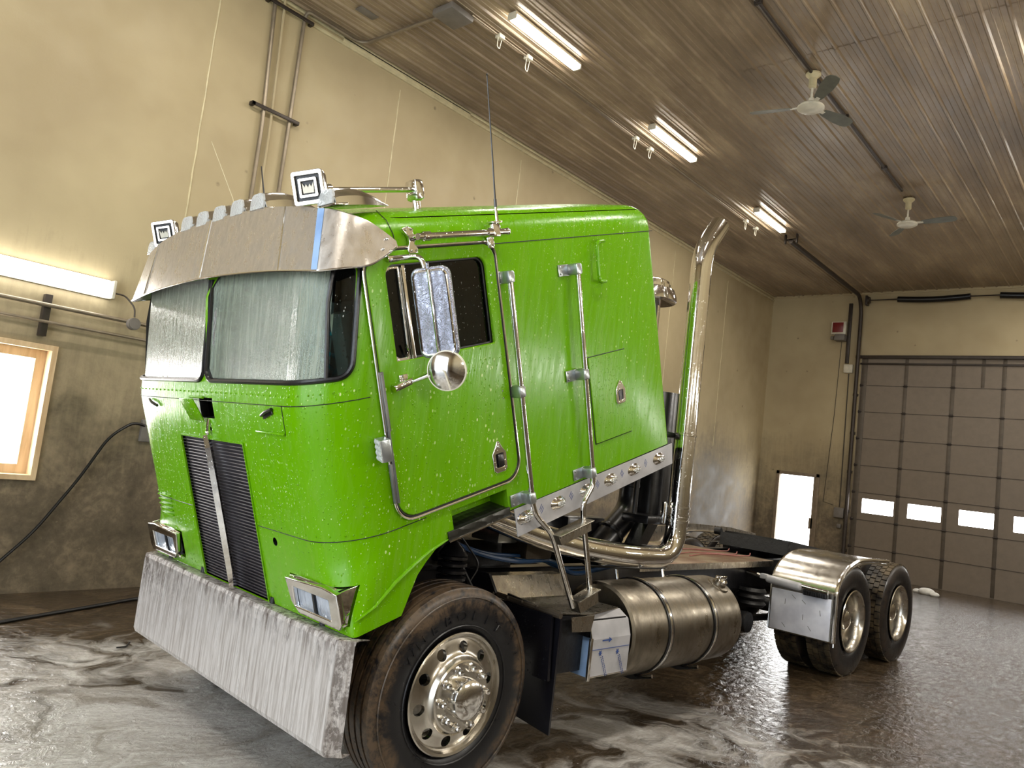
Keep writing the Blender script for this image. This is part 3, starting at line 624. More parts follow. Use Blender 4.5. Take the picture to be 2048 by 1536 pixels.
for s in (-1,1):
    hp=BC(); hp.prism([(-.03,-.055),(-.03,.115),(.26,.115),(.26,-.055)],us,s*.655,s*1.128); cuts.append(cutter(hp,0))
    cuts.append(cutter(BC().bx(.50,1.15,s*1.0,s*1.3,1.085,1.545),2))
    cuts.append(cutter(BC().bx(.72,1.115,s*1.02,s*1.3,.10,.30),0))
    # windscreen half, wrapped round the corner
    def wsgrid(o1,o2,t0,t1,wb,wt,r,n=26):
        cols=[]
        for k in range(n+1):
            q=t0+(t1-t0)*k/n; d=min(q-t0,t1-q); e=0 if d>=r else r-math.sqrt(max(0,r*r-(r-d)**2))
            cols.append((q,wb+e,wt-e))
        return cols
    cb=BC(); rings=[]
    for q,wl,wh in wsgrid(0,0,.014,1.21,1.06,1.60,.07): rings.append([S(s*q,wl,.1),S(s*q,wh,.1),S(s*q,wh,-.12),S(s*q,wl,-.12)])
    cb.loft(rings); cuts.append(cutter(cb,2))
cuts.append(cutter(BC().cyl((-.1,-.554,.255),(.2,-.554,.255),.022,n=12)))
cuts.append(cutter(BC().box((.09,-.02,.915),(.08,.16,.11))))
cuts.append(cutter(BC().cyl((-.1,-.03,.80),(.14,-.03,.80),.012,n=8)))
boolean(cab,cuts)
# seams, rivets and the fender crease
b=BC()
def seam(b,w_,t0,t1,n=40,r=.0022,off=.0005): b.tube([S(t0+(t1-t0)*k/n,w_,off) for k in range(n+1)],r,6)
seam(b,.955,-1.30,1.30); seam(b,.315,-1.52,-.40); seam(b,.315,.40,1.5)
for s in (-1,1): b.tube([(1.2,s*1.161,1.60),(2.70,s*1.161,1.61)],.0025,6)
for (u0,w0_,u1,w1_) in ((.60,1.60,.585,1.78),):
    b.tube([(u0,-1.161,w0_),(u0-.01,-1.159,1.68),(u1,-1.13,1.745),(u1,-1.06,1.80)],.002,6)
b.tube([(.069,-.835,.955),(.069,-.835,.82),(.069,-.56,.82)],.002,6)
part('body_seam',b,'under')
b=BC()
for k in range(46):
    t=-1.3+k*2.6/45; p=S(t,1.0,.0); b.sphere(p,.005,n=6)
for s in (-1,1):
    for k in range(12): b.sphere(S(s*(.42+k*.075),.34,0),.005,n=6); 
    for k in range(6): b.sphere(S(s*(.42+k*.05),.375,0),.005,n=6)
part('rivet_row',b,'green')['kind']='stuff'
for s in (-1,1):
    b=BC(); b.tube([(.085,s*1.158,-.03),(.20,s*1.163,.0),(.33,s*1.164,.07),(.45,s*1.164,.115),(.55,s*1.163,.145),(.68,s*1.160,.165)],lambda t:.004+.007*math.sin(PI*t),8)
    part('fender_crease',b,'green')
# windscreen glass and seals
for s in (-1,1):
    def patch(t0,t1,wb,wt,r,off,th=.006,n=22):
        b=BC(); rings=[]
        for k in range(n+1):
            q=t0+(t1-t0)*k/n; d0=q-t0; d1=t1-q; e=0
            rr=r[0] if d0<d1 else r[1]; d=min(d0,d1)
            if rr and d<rr: e=rr-math.sqrt(max(0,rr*rr-(rr-d)**2))
            rings.append([S(s*q,wb+e,off),S(s*q,wt-e,off),S(s*q,wt-e,off-th),S(s*q,wb+e,off-th)])
        b.loft(rings); return b
    ws=part('windshield',patch(.018,1.085,1.065,1.60,(.06,0),-.014),'wscreen',None,'wet windshield pane, water running down it')
    q=part('quarter_window',patch(1.10,1.205,1.07,1.60,(0,.055),-.012),'qglass',None,'dark curved corner pane')
    b=BC(); out=[]
    t0,t1,wb,wt,r=.013,1.21,1.06,1.585,.07
    for cx,cw,a0 in ((t0+r,wb+r,PI),(t1-r,wb+r,1.5*PI)):
        for k in range(7):
            a=a0+PI/2*k/6; out.append((cx+r*math.cos(a),cw+r*math.sin(a)))
    out2=[(t0,wt)]+out[:7]+[(t0+r+(t1-t0-2*r)*k/30,wb) for k in range(1,30)]+out[7:]+[(t1,wt)]
    b.tube([S(s*p,w_,.001) for p,w_ in out2],.013,8); b.tube([S(s*1.092,w_,.0) for w_ in (1.06,1.2,1.4,1.6)],.011,8)
    part('windshield_seal',b,'rubber')
# interior seen through the glass
b=BC(); b.bx(.22,.5,-1.08,1.08,.75,1.02,.04); b.bx(.24,.42,-.75,-.3,1.0,1.06,.03); part('dashboard',b,'inter')
for y in (-.62,.62):
    b=BC(); b.bx(.95,1.4,y-.25,y+.25,.55,.72,.06); b.box((1.40,y,1.05),(.13,.48,.68),Matrix.Rotation(.12,3,'Y'),.05); part('seat',b,'seatgrey')
b=BC(); b.lathe([(.225,0),(.24,.012),(.255,0),(.24,-.012),(.225,0)],(.60,-.62,1.08),(.75,0,.65),32)
for a in (0,2.1,4.2): 
    u_=Vector((.65,0,-.75)); b.tube([(.60,-.62,1.08),Vector((.60,-.62,1.08))+(u_*math.cos(a)+Vector((0,1,0))*math.sin(a))*.24],.012,6)
b.cyl((.42,-.62,.93),(.60,-.62,1.08),.03); part('steering_wheel',b,'teal')
b=BC(); b.bx(.34,.42,-.15,.0,1.02,1.30,.03); b.bx(.36,.45,-.98,-.86,1.02,1.35,.03); part('cab_fan',b,'white')
b=BC(); b.bx(1.55,1.60,-1.1,1.1,.35,1.74); part('sleeper_curtain',b,'inter')
# ---------------- sun visor
def vrow():
    half=[((.287,0,1.905),(.165,0,1.600)),((.288,-.35,1.900),(.166,-.38,1.592)),((.29,-.7,1.875),(.17,-.75,1.575)),((.31,-1.00,1.825),(.185,-1.07,1.548)),
          ((.335,-1.075,1.808),(.205,-1.135,1.542)),((.39,-1.135,1.775),(.27,-1.185,1.542)),((.45,-1.165,1.74),(.40,-1.195,1.543)),((.51,-1.178,1.695),(.49,-1.19,1.572)),((.575,-1.18,1.645),(.58,-1.182,1.615))]
    return [(Vector(a),Vector(c)) for a,c in half]
hv=vrow()
cols=[(Vector((a.x,-a.y,a.z)),Vector((c.x,-c.y,c.z))) for a,c in reversed(hv[1:])]+hv
def dens(cols,n=4):
    out=[]
    for k in range(len(cols)-1):
        for j in range(n):
            t=j/n; P=[cols[max(k-1,0)],cols[k],cols[k+1],cols[min(k+2,len(cols)-1)]]
            cr=lambda p0,p1,p2,p3:.5*((2*p1)+(p2-p0)*t+(2*p0-5*p1+4*p2-p3)*t*t+(3*p1-p0-3*p2+p3)*t**3)
            out.append((cr(*[p[0] for p in P]),cr(*[p[1] for p in P])))
    return out+[cols[-1]]
cd=dens(cols); b=BC(); o=Vector((.012,0,0))
b.loft([[a,a.lerp(c,.33),a.lerp(c,.66),c,c+o,a.lerp(c,.66)+o,a.lerp(c,.33)+o,a+o] for a,c in cd])
vis=part('sun_visor',b,'visor',None,'wide brushed steel visor over the windshield')
b=BC()
def vat(y):
    for (a,c),(a2,c2) in zip(cd,cd[1:]):
        if a.y>=y>=a2.y: t=(a.y-y)/(a.y-a2.y+1e-9); return a.lerp(a2,t),c.lerp(c2,t)
for y in (.79,.02,-.76):
    a,c=vat(y); b.tube([a-o*.2,c-o*.2],.0035,6)
b.tube([c for a,c in cd],.005,6)
obj('visor_seam',b,'chrome_dry',vis)
a1,c1=vat(-1.005); a2,c2=vat(-1.045); b=BC(); f=Vector((-.003,-.001,0)); b.loft([[a1+f,a2+f,a2+f*.3,a1+f*.3],[c1+f,c2+f,c2+f*.3,c1+f*.3]]); obj('film_strip',b,'filmblue',vis,'strip of blue protective film')
b=BC()
for (u,w_) in ((.53,1.655),(.50,1.61),(.545,1.60)): b.sphere((u,-1.19,w_),.007,n=8); b.sphere((u,1.19,w_),.007,n=8)
obj('visor_bolt',b,'chrome',vis)
# ---------------- roof marker lamps
def roofz(y): return 1.893-.075*max(0,(abs(y)-.45)/.7)**1.3
def marker(u,y,sc=1.0):
    z=roofz(y)-.012; b=BC(); W=.086*sc; H=.094*sc; rings=[]
    for (du,ww,hh) in ((0,.95,.80),(.02,1,.93),(.07,1,1),(.12,.98,1),(.18,.85,.86),(.25,.55,.55),(.30,.25,.25),(.335,.06,.07)):
        rings.append([Vector((u+du,y+W*ww*math.cos(a)*(1 if math.sin(a)<.35 else .86),z+H*hh*max(0,math.sin(a))**.6)) for a in [PI*k/10 for k in range(11)]])
    b.loft(rings); b.bx(u-.012,u+.06,y-W*1.05,y+W*1.05,z,z+.012,.004)
    o=part('marker_lamp',b,'chrome_dry')
    b=BC(); b.loft([[Vector((u-.004+dd+.022*(zz),y+W*.80*q*yy,z+.012+H*.80*zz)) for yy,zz in ((-1,0),(-1,.55),(-.8,.9),(-.5,1),(.5,1),(.8,.9),(1,.55),(1,0))] for dd,q in ((-.002,1),(-.012,.96),(-.014,.9))]); obj('lens',b,'lens',o)
for y in (.36,.15,-.06,-.27,-.49): marker(.30,y)
marker(.345,-1.03,.9); marker(.345,1.03,.9)
# ---------------- roof horns
def horn(u,y,w_,L):
    b=BC(); s_=.074; TB=Matrix.Translation((u+.12,y,0))@Matrix.Rotation(math.radians(34),4,'Z')@Matrix.Translation((-u-.12,-y,0))
    sq=lambda uu,k,r=.2: [Vector((uu,y+a*k,w_+c_*k)) for a,c_ in rrect(-1,1,-1,1,r,3)]
    b.loft([sq(u,s_),sq(u+.01,s_*1.02),sq(u+.055,s_*.9),sq(u+.075,s_*.6,.5),sq(u+.12,.026,.9),sq(u+.125,.022,.9)],True)
    bmesh.ops.transform(b.bm,matrix=TB,verts=b.bm.verts)
    b.sphere((u+.12,y,w_),.027)
    b.cyl((u+.12,y,w_),(u+.17,y,w_),.02)
    b.tube([(u+.16,y,w_),(u+L-.06,y,w_)],.014,12); b.cyl((u+.15,y,w_),(u+.175,y,w_),.03)
    b.box((u+L-.03,y,w_-.005),(.06,.10,.11),None,.02); b.cyl((u+L-.03,y,w_-.05),(u+L-.03,y,w_-.10),.022); b.tube([(u+.22,y,w_-.01),(u+.22,y,w_-.085)],.012,8)
    h=part('air_horn',b,'chrome')
    b=BC(); b.addmesh(curve_mesh([rrect(-s_,s_,-s_,s_,.012),rrect(-s_*.84,s_*.84,-s_*.8,s_*.8,.008)],.02,.003),Matrix.Translation((0,y,w_))@front(u-.002)); 
    b.addmesh(curve_mesh([rrect(-.044,.044,-.042,.042,.005),rrect(-.034,.034,-.032,.032,.003)],.012,.002),Matrix.Translation((0,y,w_))@front(u-.006)); bmesh.ops.transform(b.bm,matrix=TB,verts=b.bm.verts); obj('horn_rim',b,'chrome_dry',h)
    b=BC(); b.bx(u-.0015,u+.004,y-.061,y+.061,w_-.058,w_+.058); bmesh.ops.transform(b.bm,matrix=TB,verts=b.bm.verts); obj('dark_face',b,'under',h)
    b=BC(); cr=[(-.026,-.024),(.026,-.024),(.028,.022),(.016,.002),(.009,.016),(0,.0),(-.009,.016),(-.016,.002),(-.028,.022)]
    b.prism([(-x,z) for x,z in cr],lambda p,h_:Vector((h_,y+p[0],w_+p[1])),u-.008,u-.002); bmesh.ops.transform(b.bm,matrix=TB,verts=b.bm.verts); obj('crown_emblem',b,'white',h)
    return h
horn(.30,-.87,1.925,.72); horn(.32,.86,1.925,.72)
# antennas
b=BC(); b.tube([(.42,-.33,1.87),(.435,-.335,2.13)],lambda t:.006-.003*t,6); part('short_antenna',b,'black')
b=BC(); b.tube([(.40,-.05,1.88),(.43,.02,2.02),(.42,.14,2.35)],lambda t:.003-.0015*t,5); part('thin_antenna',b,'cream')
# ---------------- grille
b=BC(); b.box((.10,0,.32),(.02,.774,.85)); g=part('grille',b,'grille')
b=BC()
for k in range(46): b.box((.082,0,-.09+k*.0183),(.016,.765,.005),Matrix.Rotation(.5,3,'Y'))
obj('grille_louver',b,'grille',g); g.children[0]['kind']='stuff'
b=BC(); b.addmesh(curve_mesh([rrect(-.392,.392,-.10,.75,.004),rrect(-.382,.382,-.11,.742,.004)],.01),front(.068)); obj('grille_edge',b,'green',g)
b=BC(); b.loft([[Vector((.055,q,w_)),Vector((.032,0,w_)),Vector((.055,-q,w_)),Vector((.075,0,w_))] for w_,q in ((.77,.001),(.70,.014),(.5,.022),(.2,.022),(.0,.018),(-.10,.001))]); obj('grille_bar',b,'chrome',g,'sword shaped bright bar',20)
# emblem flap hanging open over its hole
b=BC(); b.box((.02,.055,.915),(.008,.17,.135),Matrix.Rotation(math.radians(-18),3,'Y'),.003); b.tube([(.055,-.03,.975),(.055,.14,.975)],.007,8); part('emblem_flap',b,'green')
b=BC(); b.tube([(.066,-.03,.855),(.055,-.032,.82),(.05,-.03,.79)],.009,8); b.sphere((.05,-.03,.785),.013); part('flap_latch',b,'chrome')
b=BC(); b.tube([(.060,-.645,.905),(.052,-.70,.925),(.060,-.755,.94)],.008,8); b.box((.064,-.70,.915),(.006,.10,.03),Matrix.Rotation(-.3,3,'X'),.002); part('wiper_pivot',b,'black')
b=BC(); b.tube([(.060,.645,.905),(.052,.70,.925),(.060,.755,.94)],.008,8); part('wiper_pivot',b,'black')
b=BC(); b.box((.062,-.70,.822),(.012,.27,.012),None,.004); part('hatch_lip',b,'green')
b=BC()
for k in range(5): b.box((.064,.81,.21+k*.03),(.012,.19,.010),None,.003)
part('louver_vent',b,'green')
# ---------------- headlamps
for s in (-1,1):
    b=BC(); mid=s*.885
    b.addmesh(curve_mesh([[(mid-s*.215,.10),(mid-s*.19,-.01),(mid-s*.13,-.058),(mid+s*.21,-.058),(mid+s*.232,-.03),(mid+s*.232,.106),(mid+s*.12,.118)],rrect(mid-.165,mid+.165,-.035,.075,.01)],.03,.006),front(.05))
    b.tube([S(s*.67,.10,.006),S(s*.78,.118,.012),S(s*.93,.118,.012),S(s*1.05,.108,.012)],.008,8)
    b.bx(.05,.20,mid-.20,mid+.20,-.05,-.035); b.bx(.05,.20,mid-.20,mid+.20,.095,.11); b.bx(.05,.2,mid+s*.220,mid+s*.232,-.05,.112,.003)
    h=part('headlamp_bezel',b,'chrome')
    for q in (-.083,.083):
        b=BC(); b.bx(.055,.09,mid+q-.076,mid+q+.076,-.036,.074,.012); obj('headlamp',b,'lamp',h)
    b=BC(); b.bx(.048,.07,mid-.008,mid+.008,-.036,.074); b.bx(.09,.14,mid-.21,mid+.21,-.05,.11); obj('lamp_surround',b,'under',h)
# ---------------- doors
for s in (-1,1):
    y0=s*1.165
    fl=(lambda P:P)
    b=BC(); b.addmesh(curve_mesh([rrect(.403,1.207,.358,1.597,(.10,.10,.07,.10)),rrect(.50,1.15,1.085,1.545,(.012,.012,.06,.06))],.020,.006),side(s*1.166)); d=part('door',b,'green')
    b=BC(); b.addmesh(curve_mesh([rrect(.494,1.156,1.079,1.551,(.02,.02,.07,.07)),rrect(.515,1.137,1.097,1.533,(.01,.01,.05,.05))],.012,.004),side(s*1.150)); obj('window_seal',b,'rubber',d)
    b=BC(); b.addmesh(curve_mesh([rrect(.60,1.15,1.08,1.55,.01)],.006),side(s*1.140)); obj('side_window',b,'tint',d,'dark side glass covered in droplets')
    b=BC(); b.addmesh(curve_mesh([rrect(.505,.60,1.09,1.54,(.01,.01,.01,.04))],.006),side(s*1.142)); v=obj('vent_window',b,'tint',d)
    b=BC(); b.addmesh(curve_mesh([rrect(.498,.598,1.086,1.528,(.05,.01,.01,.05)),rrect(.507,.590,1.10,1.52,(.04,.005,.005,.045))],.014,.003),side(s*1.150)); obj('vent_frame',b,'chrome',v)
    b=BC(); b.bx(.602,.622,s*1.150,s*1.172,1.083,1.532,.003); obj('window_divider',b,'chrome_dry',d)
    b=BC(); b.bx(.50,.63,s*1.152,s*1.17,1.072,1.092,.004); b.tube([(.575,s*1.155,1.10),(.58,s*1.17,1.13),(.57,s*1.17,1.16)],.006,6); obj('vent_latch',b,'chrome',v)
    tr=[Vector((u,s*1.172,w_)) for u,w_ in rrect(.385,1.226,.338,1.615,(.105,.11,.08,.115),8)]
    b=BC(); b.tube(tr,.0065,8,closed=True); obj('door_trim',b,'chrome_dry',d,'thin bright trim round the door')
    b=BC(); b.tube([Vector((p.x*.982+.0145,s*1.168,.975+(p.z-.975)*.985)) for p in tr],.007,8,closed=True); obj('door_seal',b,'rubber',d)
    b=BC(); b.bx(.386,.412,s*1.165,s*1.184,.78,1.06,.003); b.bx(.378,.404,s*1.165,s*1.184,.44,.63,.003); b.bx(.392,.402,s*1.165,s*1.19,.44,1.05,.003); obj('door_hinge',b,'gasketgrey',d)
    # handle set in a peaked chrome escutcheon
    b=BC(); pl=[(1.03,.425),(1.045,.412),(1.105,.412),(1.12,.425),(1.12,.51),(1.105,.525),(1.076,.572),(1.068,.572),(1.038,.525),(1.028,.51)]
    b.addmesh(curve_mesh([pl,rrect(1.043,1.105,.432,.512,.008)],.012,.004),side(s*1.178)); b.sphere((1.072,s*1.186,.548),.008,n=8); dh=obj('door_handle',b,'chrome',d)
    b=BC(); b.bx(1.045,1.104,s*1.170,s*1.178,.434,.510); obj('handle_recess',b,'rubber',dh)
    b=BC(); b.bx(1.058,1.100,s*1.176,s*1.188,.438,.506,.004); obj('handle_paddle',b,'black',dh)
    # work lamp at the hinge side
    b=BC(); b.box((.335,s*1.215,.715),(.05,.09,.105),Matrix.Rotation(s*.35,3,'Z'),.008); lp=part('side_work_lamp',b,'galv')
    b=BC()
    rz=Matrix.Rotation(s*.35,3,'Z'); c0=Vector((.335,s*1.215,.715))
    for i in range(3):
        for j in range(4): b.sphere(c0+rz@Vector((-.026,(i-1)*.027,(j-1.5)*.025)),.012,(.5,1,1),8)
    b.box(c0+rz@Vector((-.024,0,0)),(.006,.085,.10),rz); obj('lens',b,'lens',lp)
    # cast bar and brackets above the door
    b=BC(); b.tube([(.69,s*1.215,1.655),(1.19,s*1.215,1.655)],.0165,12); b.cyl((.72,s*1.215,1.655),(.76,s*1.215,1.655),.023); b.cyl((1.14,s*1.215,1.655),(1.17,s*1.215,1.655),.024); b.cyl((1.22,s*1.215,1.655),(1.29,s*1.215,1.655),.018); b.sphere((1.29,s*1.215,1.655),.02)
    br=part('roof_grab_bar',b,'chrome')
    b=BC(); b.addmesh(curve_mesh([[(.632,1.695),(.66,1.705),(.69,1.695),(.685,1.675),(.70,1.655),(.685,1.625),(.705,1.60),(.70,1.585),(.655,1.585),(.65,1.60),(.665,1.63),(.665,1.66)]],.02,.004),side(s*1.175)); b.cyl((.69,s*1.175,1.655),(.69,s*1.215,1.655),.016)
    for u,w_ in ((.645,1.692),(.678,1.694),(.665,1.594),(.695,1.594)): b.sphere((u,s*1.187,w_),.006,n=6)
    obj('bar_bracket',b,'chrome',br)
    b=BC(); b.bx(1.17,1.225,s*1.165,s*1.235,1.63,1.70,.008); b.bx(1.175,1.22,s*1.165,s*1.185,1.575,1.65,.01); b.sphere((1.186,s*1.188,1.592),.006,n=6); b.sphere((1.208,s*1.188,1.592),.006,n=6); b.box((1.20,s*1.215,1.705),(.075,.05,.008),None,.002); obj('bar_bracket',b,'chrome',br)
b=BC(); b.cyl((1.212,-1.225,1.70),(1.214,-1.225,1.78),.011,.007,10); an=part('whip_antenna',b,'chrome')
b=BC(); b.tube([(1.214,-1.225,1.78),(1.235,-1.225,2.05),(1.262,-1.225,2.44)],lambda t:.0055-.0025*t,6); b.sphere((1.262,-1.225,2.44),.006,n=6); b.cyl((1.214,-1.225,1.78),(1.217,-1.225,1.82),.008,n=8); obj('whip',b,'black',an)
# ---------------- west coast mirror
for s in (-1,1):
    b=BC(); b.tube([(.545,s*1.19,1.565),(.60,s*1.24,1.565),(.61,s*1.325,1.555),(.607,s*1.34,1.45),(.60,s*1.335,1.04),(.58,s*1.30,1.015),(.54,s*1.19,.985)],.0125,12,bend=.05)
    b.box((.55,s*1.185,1.565),(.07,.03,.03),None,.008); mr=part('mirror_arm',b,'chrome')
    b=BC(); mc=Vector((.615,s*1.362,1.30)); rz=Matrix.Rotation(-s*.42,4,'Z'); 
    mxx=Matrix.Translation(mc)@rz@Matrix(((0,0,-1,0),(1,0,0,0),(0,1,0,0),(0,0,0,1)))
    b.addmesh(curve_mesh([rrect(-.087,.087,-.195,.195,.03)],.030,.012,3),mxx); b.cyl(mc+Vector((-.012,0,.20)),mc+Vector((-.012,0,.225)),.008); mh=obj('mirror_head',b,'peel',mr,'mirror back under crinkled protective film')
    b=BC(); b.tube([mxx@Vector((x,z,.014)) for x,z in rrect(-.083,.083,-.190,.190,.03)],.006,6,closed=True); b.box(mxx@Vector((0,0,.02)),(.012,.012,.39),None,.003); b.tube([(.607,s*1.34,1.50),mc+Vector((-.02,0,.20))],.006,6); obj('mirror_rim',b,'chrome',mr)
    b=BC(); b.box((.50,s*1.195,.985),(.11,.05,.035),Matrix.Rotation(-.2,3,'Y'),.012); b.cyl((.445,s*1.20,.972),(.47,s*1.20,.978),.018); b.box((.52,s*1.178,1.005),(.05,.02,.05),None,.006); obj('arm_clamp',b,'chrome',mr)
    b=BC(); cm=Vector((.605,s*1.40,1.033)); ax=Vector((-1,s*.62,.05)).normalized()
    b.lathe([(0,.030),(.03,.028),(.065,.018),(.088,.004),(.092,-.004),(.088,-.010),(0,-.012)],cm,ax,36); cv=obj('convex_mirror',b,'chrome_dry',mr,'round chrome spot mirror')
    b=BC(); b.lathe([(.086,.004),(.094,.002),(.094,-.008),(.086,-.010)],cm,ax,36)
    for q in ((0,.075,.045),(0,-.02,-.085)): b.tube([cm+ax*.034,cm+ax*.022+Vector((q[0],s*q[1]*-1,q[2]))],.004,6)
    obj('spot_mirror_rim',b,'white',cv)
# ---------------- rear body side: grab handles with ladder, sleeper hatch, loop handle, lamp panel
for s in (-1,1):
    y=s*1.225
    b=BC()
    b.tube([(1.262,y,1.45),(1.235,y,.19),(1.25,y,.12),(1.345,y,0),(1.37,y,-.06),(1.465,y,-.50)],.0165,12,bend=.05)
    b.tube([(1.822,y,1.45),(1.765,y,.19),(1.755,y,.15),(1.655,y,.07),(1.642,y,0),(1.632,y,-.52)],.0165,12,bend=.05)
    lad=part('grab_rail',b,'chrome',None,'tall chrome grab rails running down into a step ladder')
    for (u,w_) in ((1.262,1.42),(1.248,.81),(1.235,.225),(1.822,1.42),(1.793,.81),(1.765,.225)):
        b=BC(); b.bx(u-.105,u+.0,s*1.162,s*1.170,w_-.033,w_+.033,.002); b.bx(u-.03,u+.02,s*1.165,s*1.246,w_-.033,w_+.033,.012)
        for dz in (-.02,.02): b.sphere((u-.09,s*1.173,w_+dz),.006,n=6)
        obj('rail_bracket',b,'galv',lad)
    b=BC(); b.prism([(1.352,-.025),(1.642,-.025),(1.637,-.085),(1.372,-.085)],us,y-.055,y+.02); b.bx(1.35,1.65,y-.075,y+.02,-.03,-.022,.002)
    for k in range(12): b.sphere((1.37+k*.023,y-.057*1 if s>0 else y-.058,-.04),.004,n=6)
    obj('ladder_step',b,'alum',lad)
    b=BC(); b.prism([(1.455,-.45),(1.645,-.45),(1.64,-.53),(1.472,-.53)],us,y-.05,y+.02); b.bx(1.455,1.65,y-.07,y+.02,-.455,-.447,.002); obj('ladder_step',b,'alum',lad)
    b=BC(); b.addmesh(curve_mesh([rrect(1.905,2.268,.363,.885,.004)],.012,.002),side(s*1.163)); hc=part('sleeper_hatch',b,'green')
    b=BC(); 
    for p,q in (((2.274,.36),(2.274,.89)),((1.90,.89),(2.274,.89)),((1.90,.357),(2.274,.357)),((1.898,.36),(1.898,.89))): b.tube([(p[0],s*1.1605,p[1]),(q[0],s*1.1605,q[1])],.0028,6)
    obj('hatch_gap',b,'under',hc)
    b=BC(); pl=[(2.143,.562),(2.21,.562),(2.222,.575),(2.222,.648),(2.185,.70),(2.175,.70),(2.137,.648),(2.133,.575)]
    b.addmesh(curve_mesh([pl,rrect(2.150,2.205,.578,.645,.006)],.012,.004),side(s*1.172)); hh=obj('hatch_latch',b,'chrome',hc)
    b=BC(); b.bx(2.15,2.205,s*1.166,s*1.172,.578,.645); b.bx(2.16,2.17,s*1.17,s*1.176,.585,.64); obj('latch_recess',b,'rubber',hh)
    b=BC(); b.tube([(2.14,s*1.16,1.568),(2.13,s*1.205,1.568),(2.045,s*1.205,1.565),(2.035,s*1.205,1.33),(2.11,s*1.205,1.325),(2.115,s*1.16,1.325)],.010,10,bend=.03); part('loop_handle',b,'green')
    b=BC(); b.addmesh(curve_mesh([[(1.15,.022),(2.685,.036),(2.70,.172),(1.148,.176)]],.006,.001),side(s*1.168)); lpn=part('lamp_panel',b,'filmgrey',None,'steel light strip still under printed film')
    for u in (1.225,1.502,1.762,2.000,2.248,2.53):
        b=BC(); b.lathe([(0,.028),(.02,.027),(.035,.020),(.045,.008),(.055,0),(0,0)],(0,0,0),'y',20)
        sg=Matrix.Translation((u,s*1.171,.108))@Matrix.Diagonal((1.25,s,.72,1)); bmesh.ops.transform(b.bm,matrix=sg,verts=b.bm.verts); ll=obj('panel_lamp',b,'chrome',lpn)
        b=BC()
        for i in range(5):
            for j in (-1,0,1):
                if abs(i-2)+abs(j)<3: b.sphere((u+(i-2)*.013,s*1.196,.108+j*.011),.0065,n=6)
        obj('lamp_beads',b,'lens',ll)
    b=BC()
    for u in (1.18,1.36,1.62,1.87,2.12,2.38):
        for k in range(3): b.box((u+.006*k-.01,s*1.172,.13-.012*k),(.003,.001,.035),Matrix.Rotation(.7,3,'Y'))
    obj('film_print',b,'blue',lpn)
    # entry step in the skirt recess
    b=BC(); b.box((.91,s*1.09,.200),(.40,.15,.014),Matrix.Rotation(s*-.15,3,'X'),.002); b.box((.895,s*1.166,.178),(.44,.012,.05),None,.003); st=part('entry_step',b,'blackplate')
    b=BC(); b.box((.895,s*1.174,.155),(.445,.006,.008)); obj('step_edge',b,'chrome_dry',st)
# underside of the cab
b=BC(); b.bx(.72,2.66,-1.0,1.0,.10,.19,.01); b.bx(.5,.75,-.9,.9,.0,.14); part('cab_floor',b,'under')
# ---------------- bumper
b=BT()
pl=[(2.055,-1.21),(1.985,-1.10),(1.985,1.10),(2.055,1.21)]
pz=lambda o,z:[Vector((x+o,y*(1-.0),z)) for x,y in pl]
out=[Vector((2.10,-1.19,0)),Vector((2.035,-1.145,0)),Vector((2.035,1.135,0)),Vector((2.10,1.18,0))]
def bl(z,dx=0,dy=0): return [Vector((p.x+dx,p.y,z)) for p in out]
t=.006
rows=[(.328,.035),(.320,.0),(.345,-.012),(.80,-.012),(.822,-.006),(.826,.01),(.826,.065)]
rr=[[Vector((p.x+dx+(.0),p.y,z)) for p in out] for z,dx in rows]
rr2=[[Vector((p.x+dx+t,p.y*.994,z-(.006 if z>.82 else 0))) for p in out] for z,dx in rows]
b.loft(rr,False,False); b.loft(rr2,False,False)
for i in range(len(rows)-1):
    for k in (0,3):
        b.bm.faces.new([b.bm.verts.new(p) for p in (rr[i][k],rr[i+1][k],rr2[i+1][k],rr2[i][k])])
bmesh.ops.remove_doubles(b.bm,verts=b.bm.verts,dist=1e-5)
bp=part('bumper',b,'stain',None,'deep steel bumper streaked with mud and soap',14)
b=BT(); b.bx(2.09,2.16,-1.0,1.0,.70,.78,.01)
for s in (-1,1): b.bx(2.06,2.9,s*.38,s*.46,.45,.74,.01)
for y in (-.9,-.42,.42,.9): b.cyl((2.10,y,.83),(2.10,y,.86),.02)
obj('bumper_mount',b,'under',bp)
# ---------------- frame, cross members and deck
b=BT()
for s in (-1,1):
    b.bx(2.1,10.2,s*.40,s*.41,.70,.975); b.bx(2.1,10.2,s*.32,s*.41,.965,.975); b.bx(2.1,10.2,s*.32,s*.41,.70,.71)
for x in (2.6,4.4,5.6,6.8,8.0,9.2,10.1): b.bx(x,x+.08,-.40,.40,.74,.95)
fr=part('frame_rail',b,'black')
b=BT(); b.bx(5.25,7.62,-.50,.62,.975,.987,.002); dk=part('deck_plate',b,'diamond',None,'worn diamond plate deck with rust stains')
b=BT(); b.bx(5.25,7.62,-.505,-.495,.93,.985); obj('deck_flange',b,'alum',dk)
b=BT()
for k,(x,y) in enumerate(((6.9,-.1),(7.0,-.2),(7.1,.1))): b.tube([(x-.5,y,.995),(x,y+.12,.993),(x+.5,y-.1,.995),(x+.8,y+.05,1.0)],.006,6,bend=.2)
part('air_line',b,'redbrown')
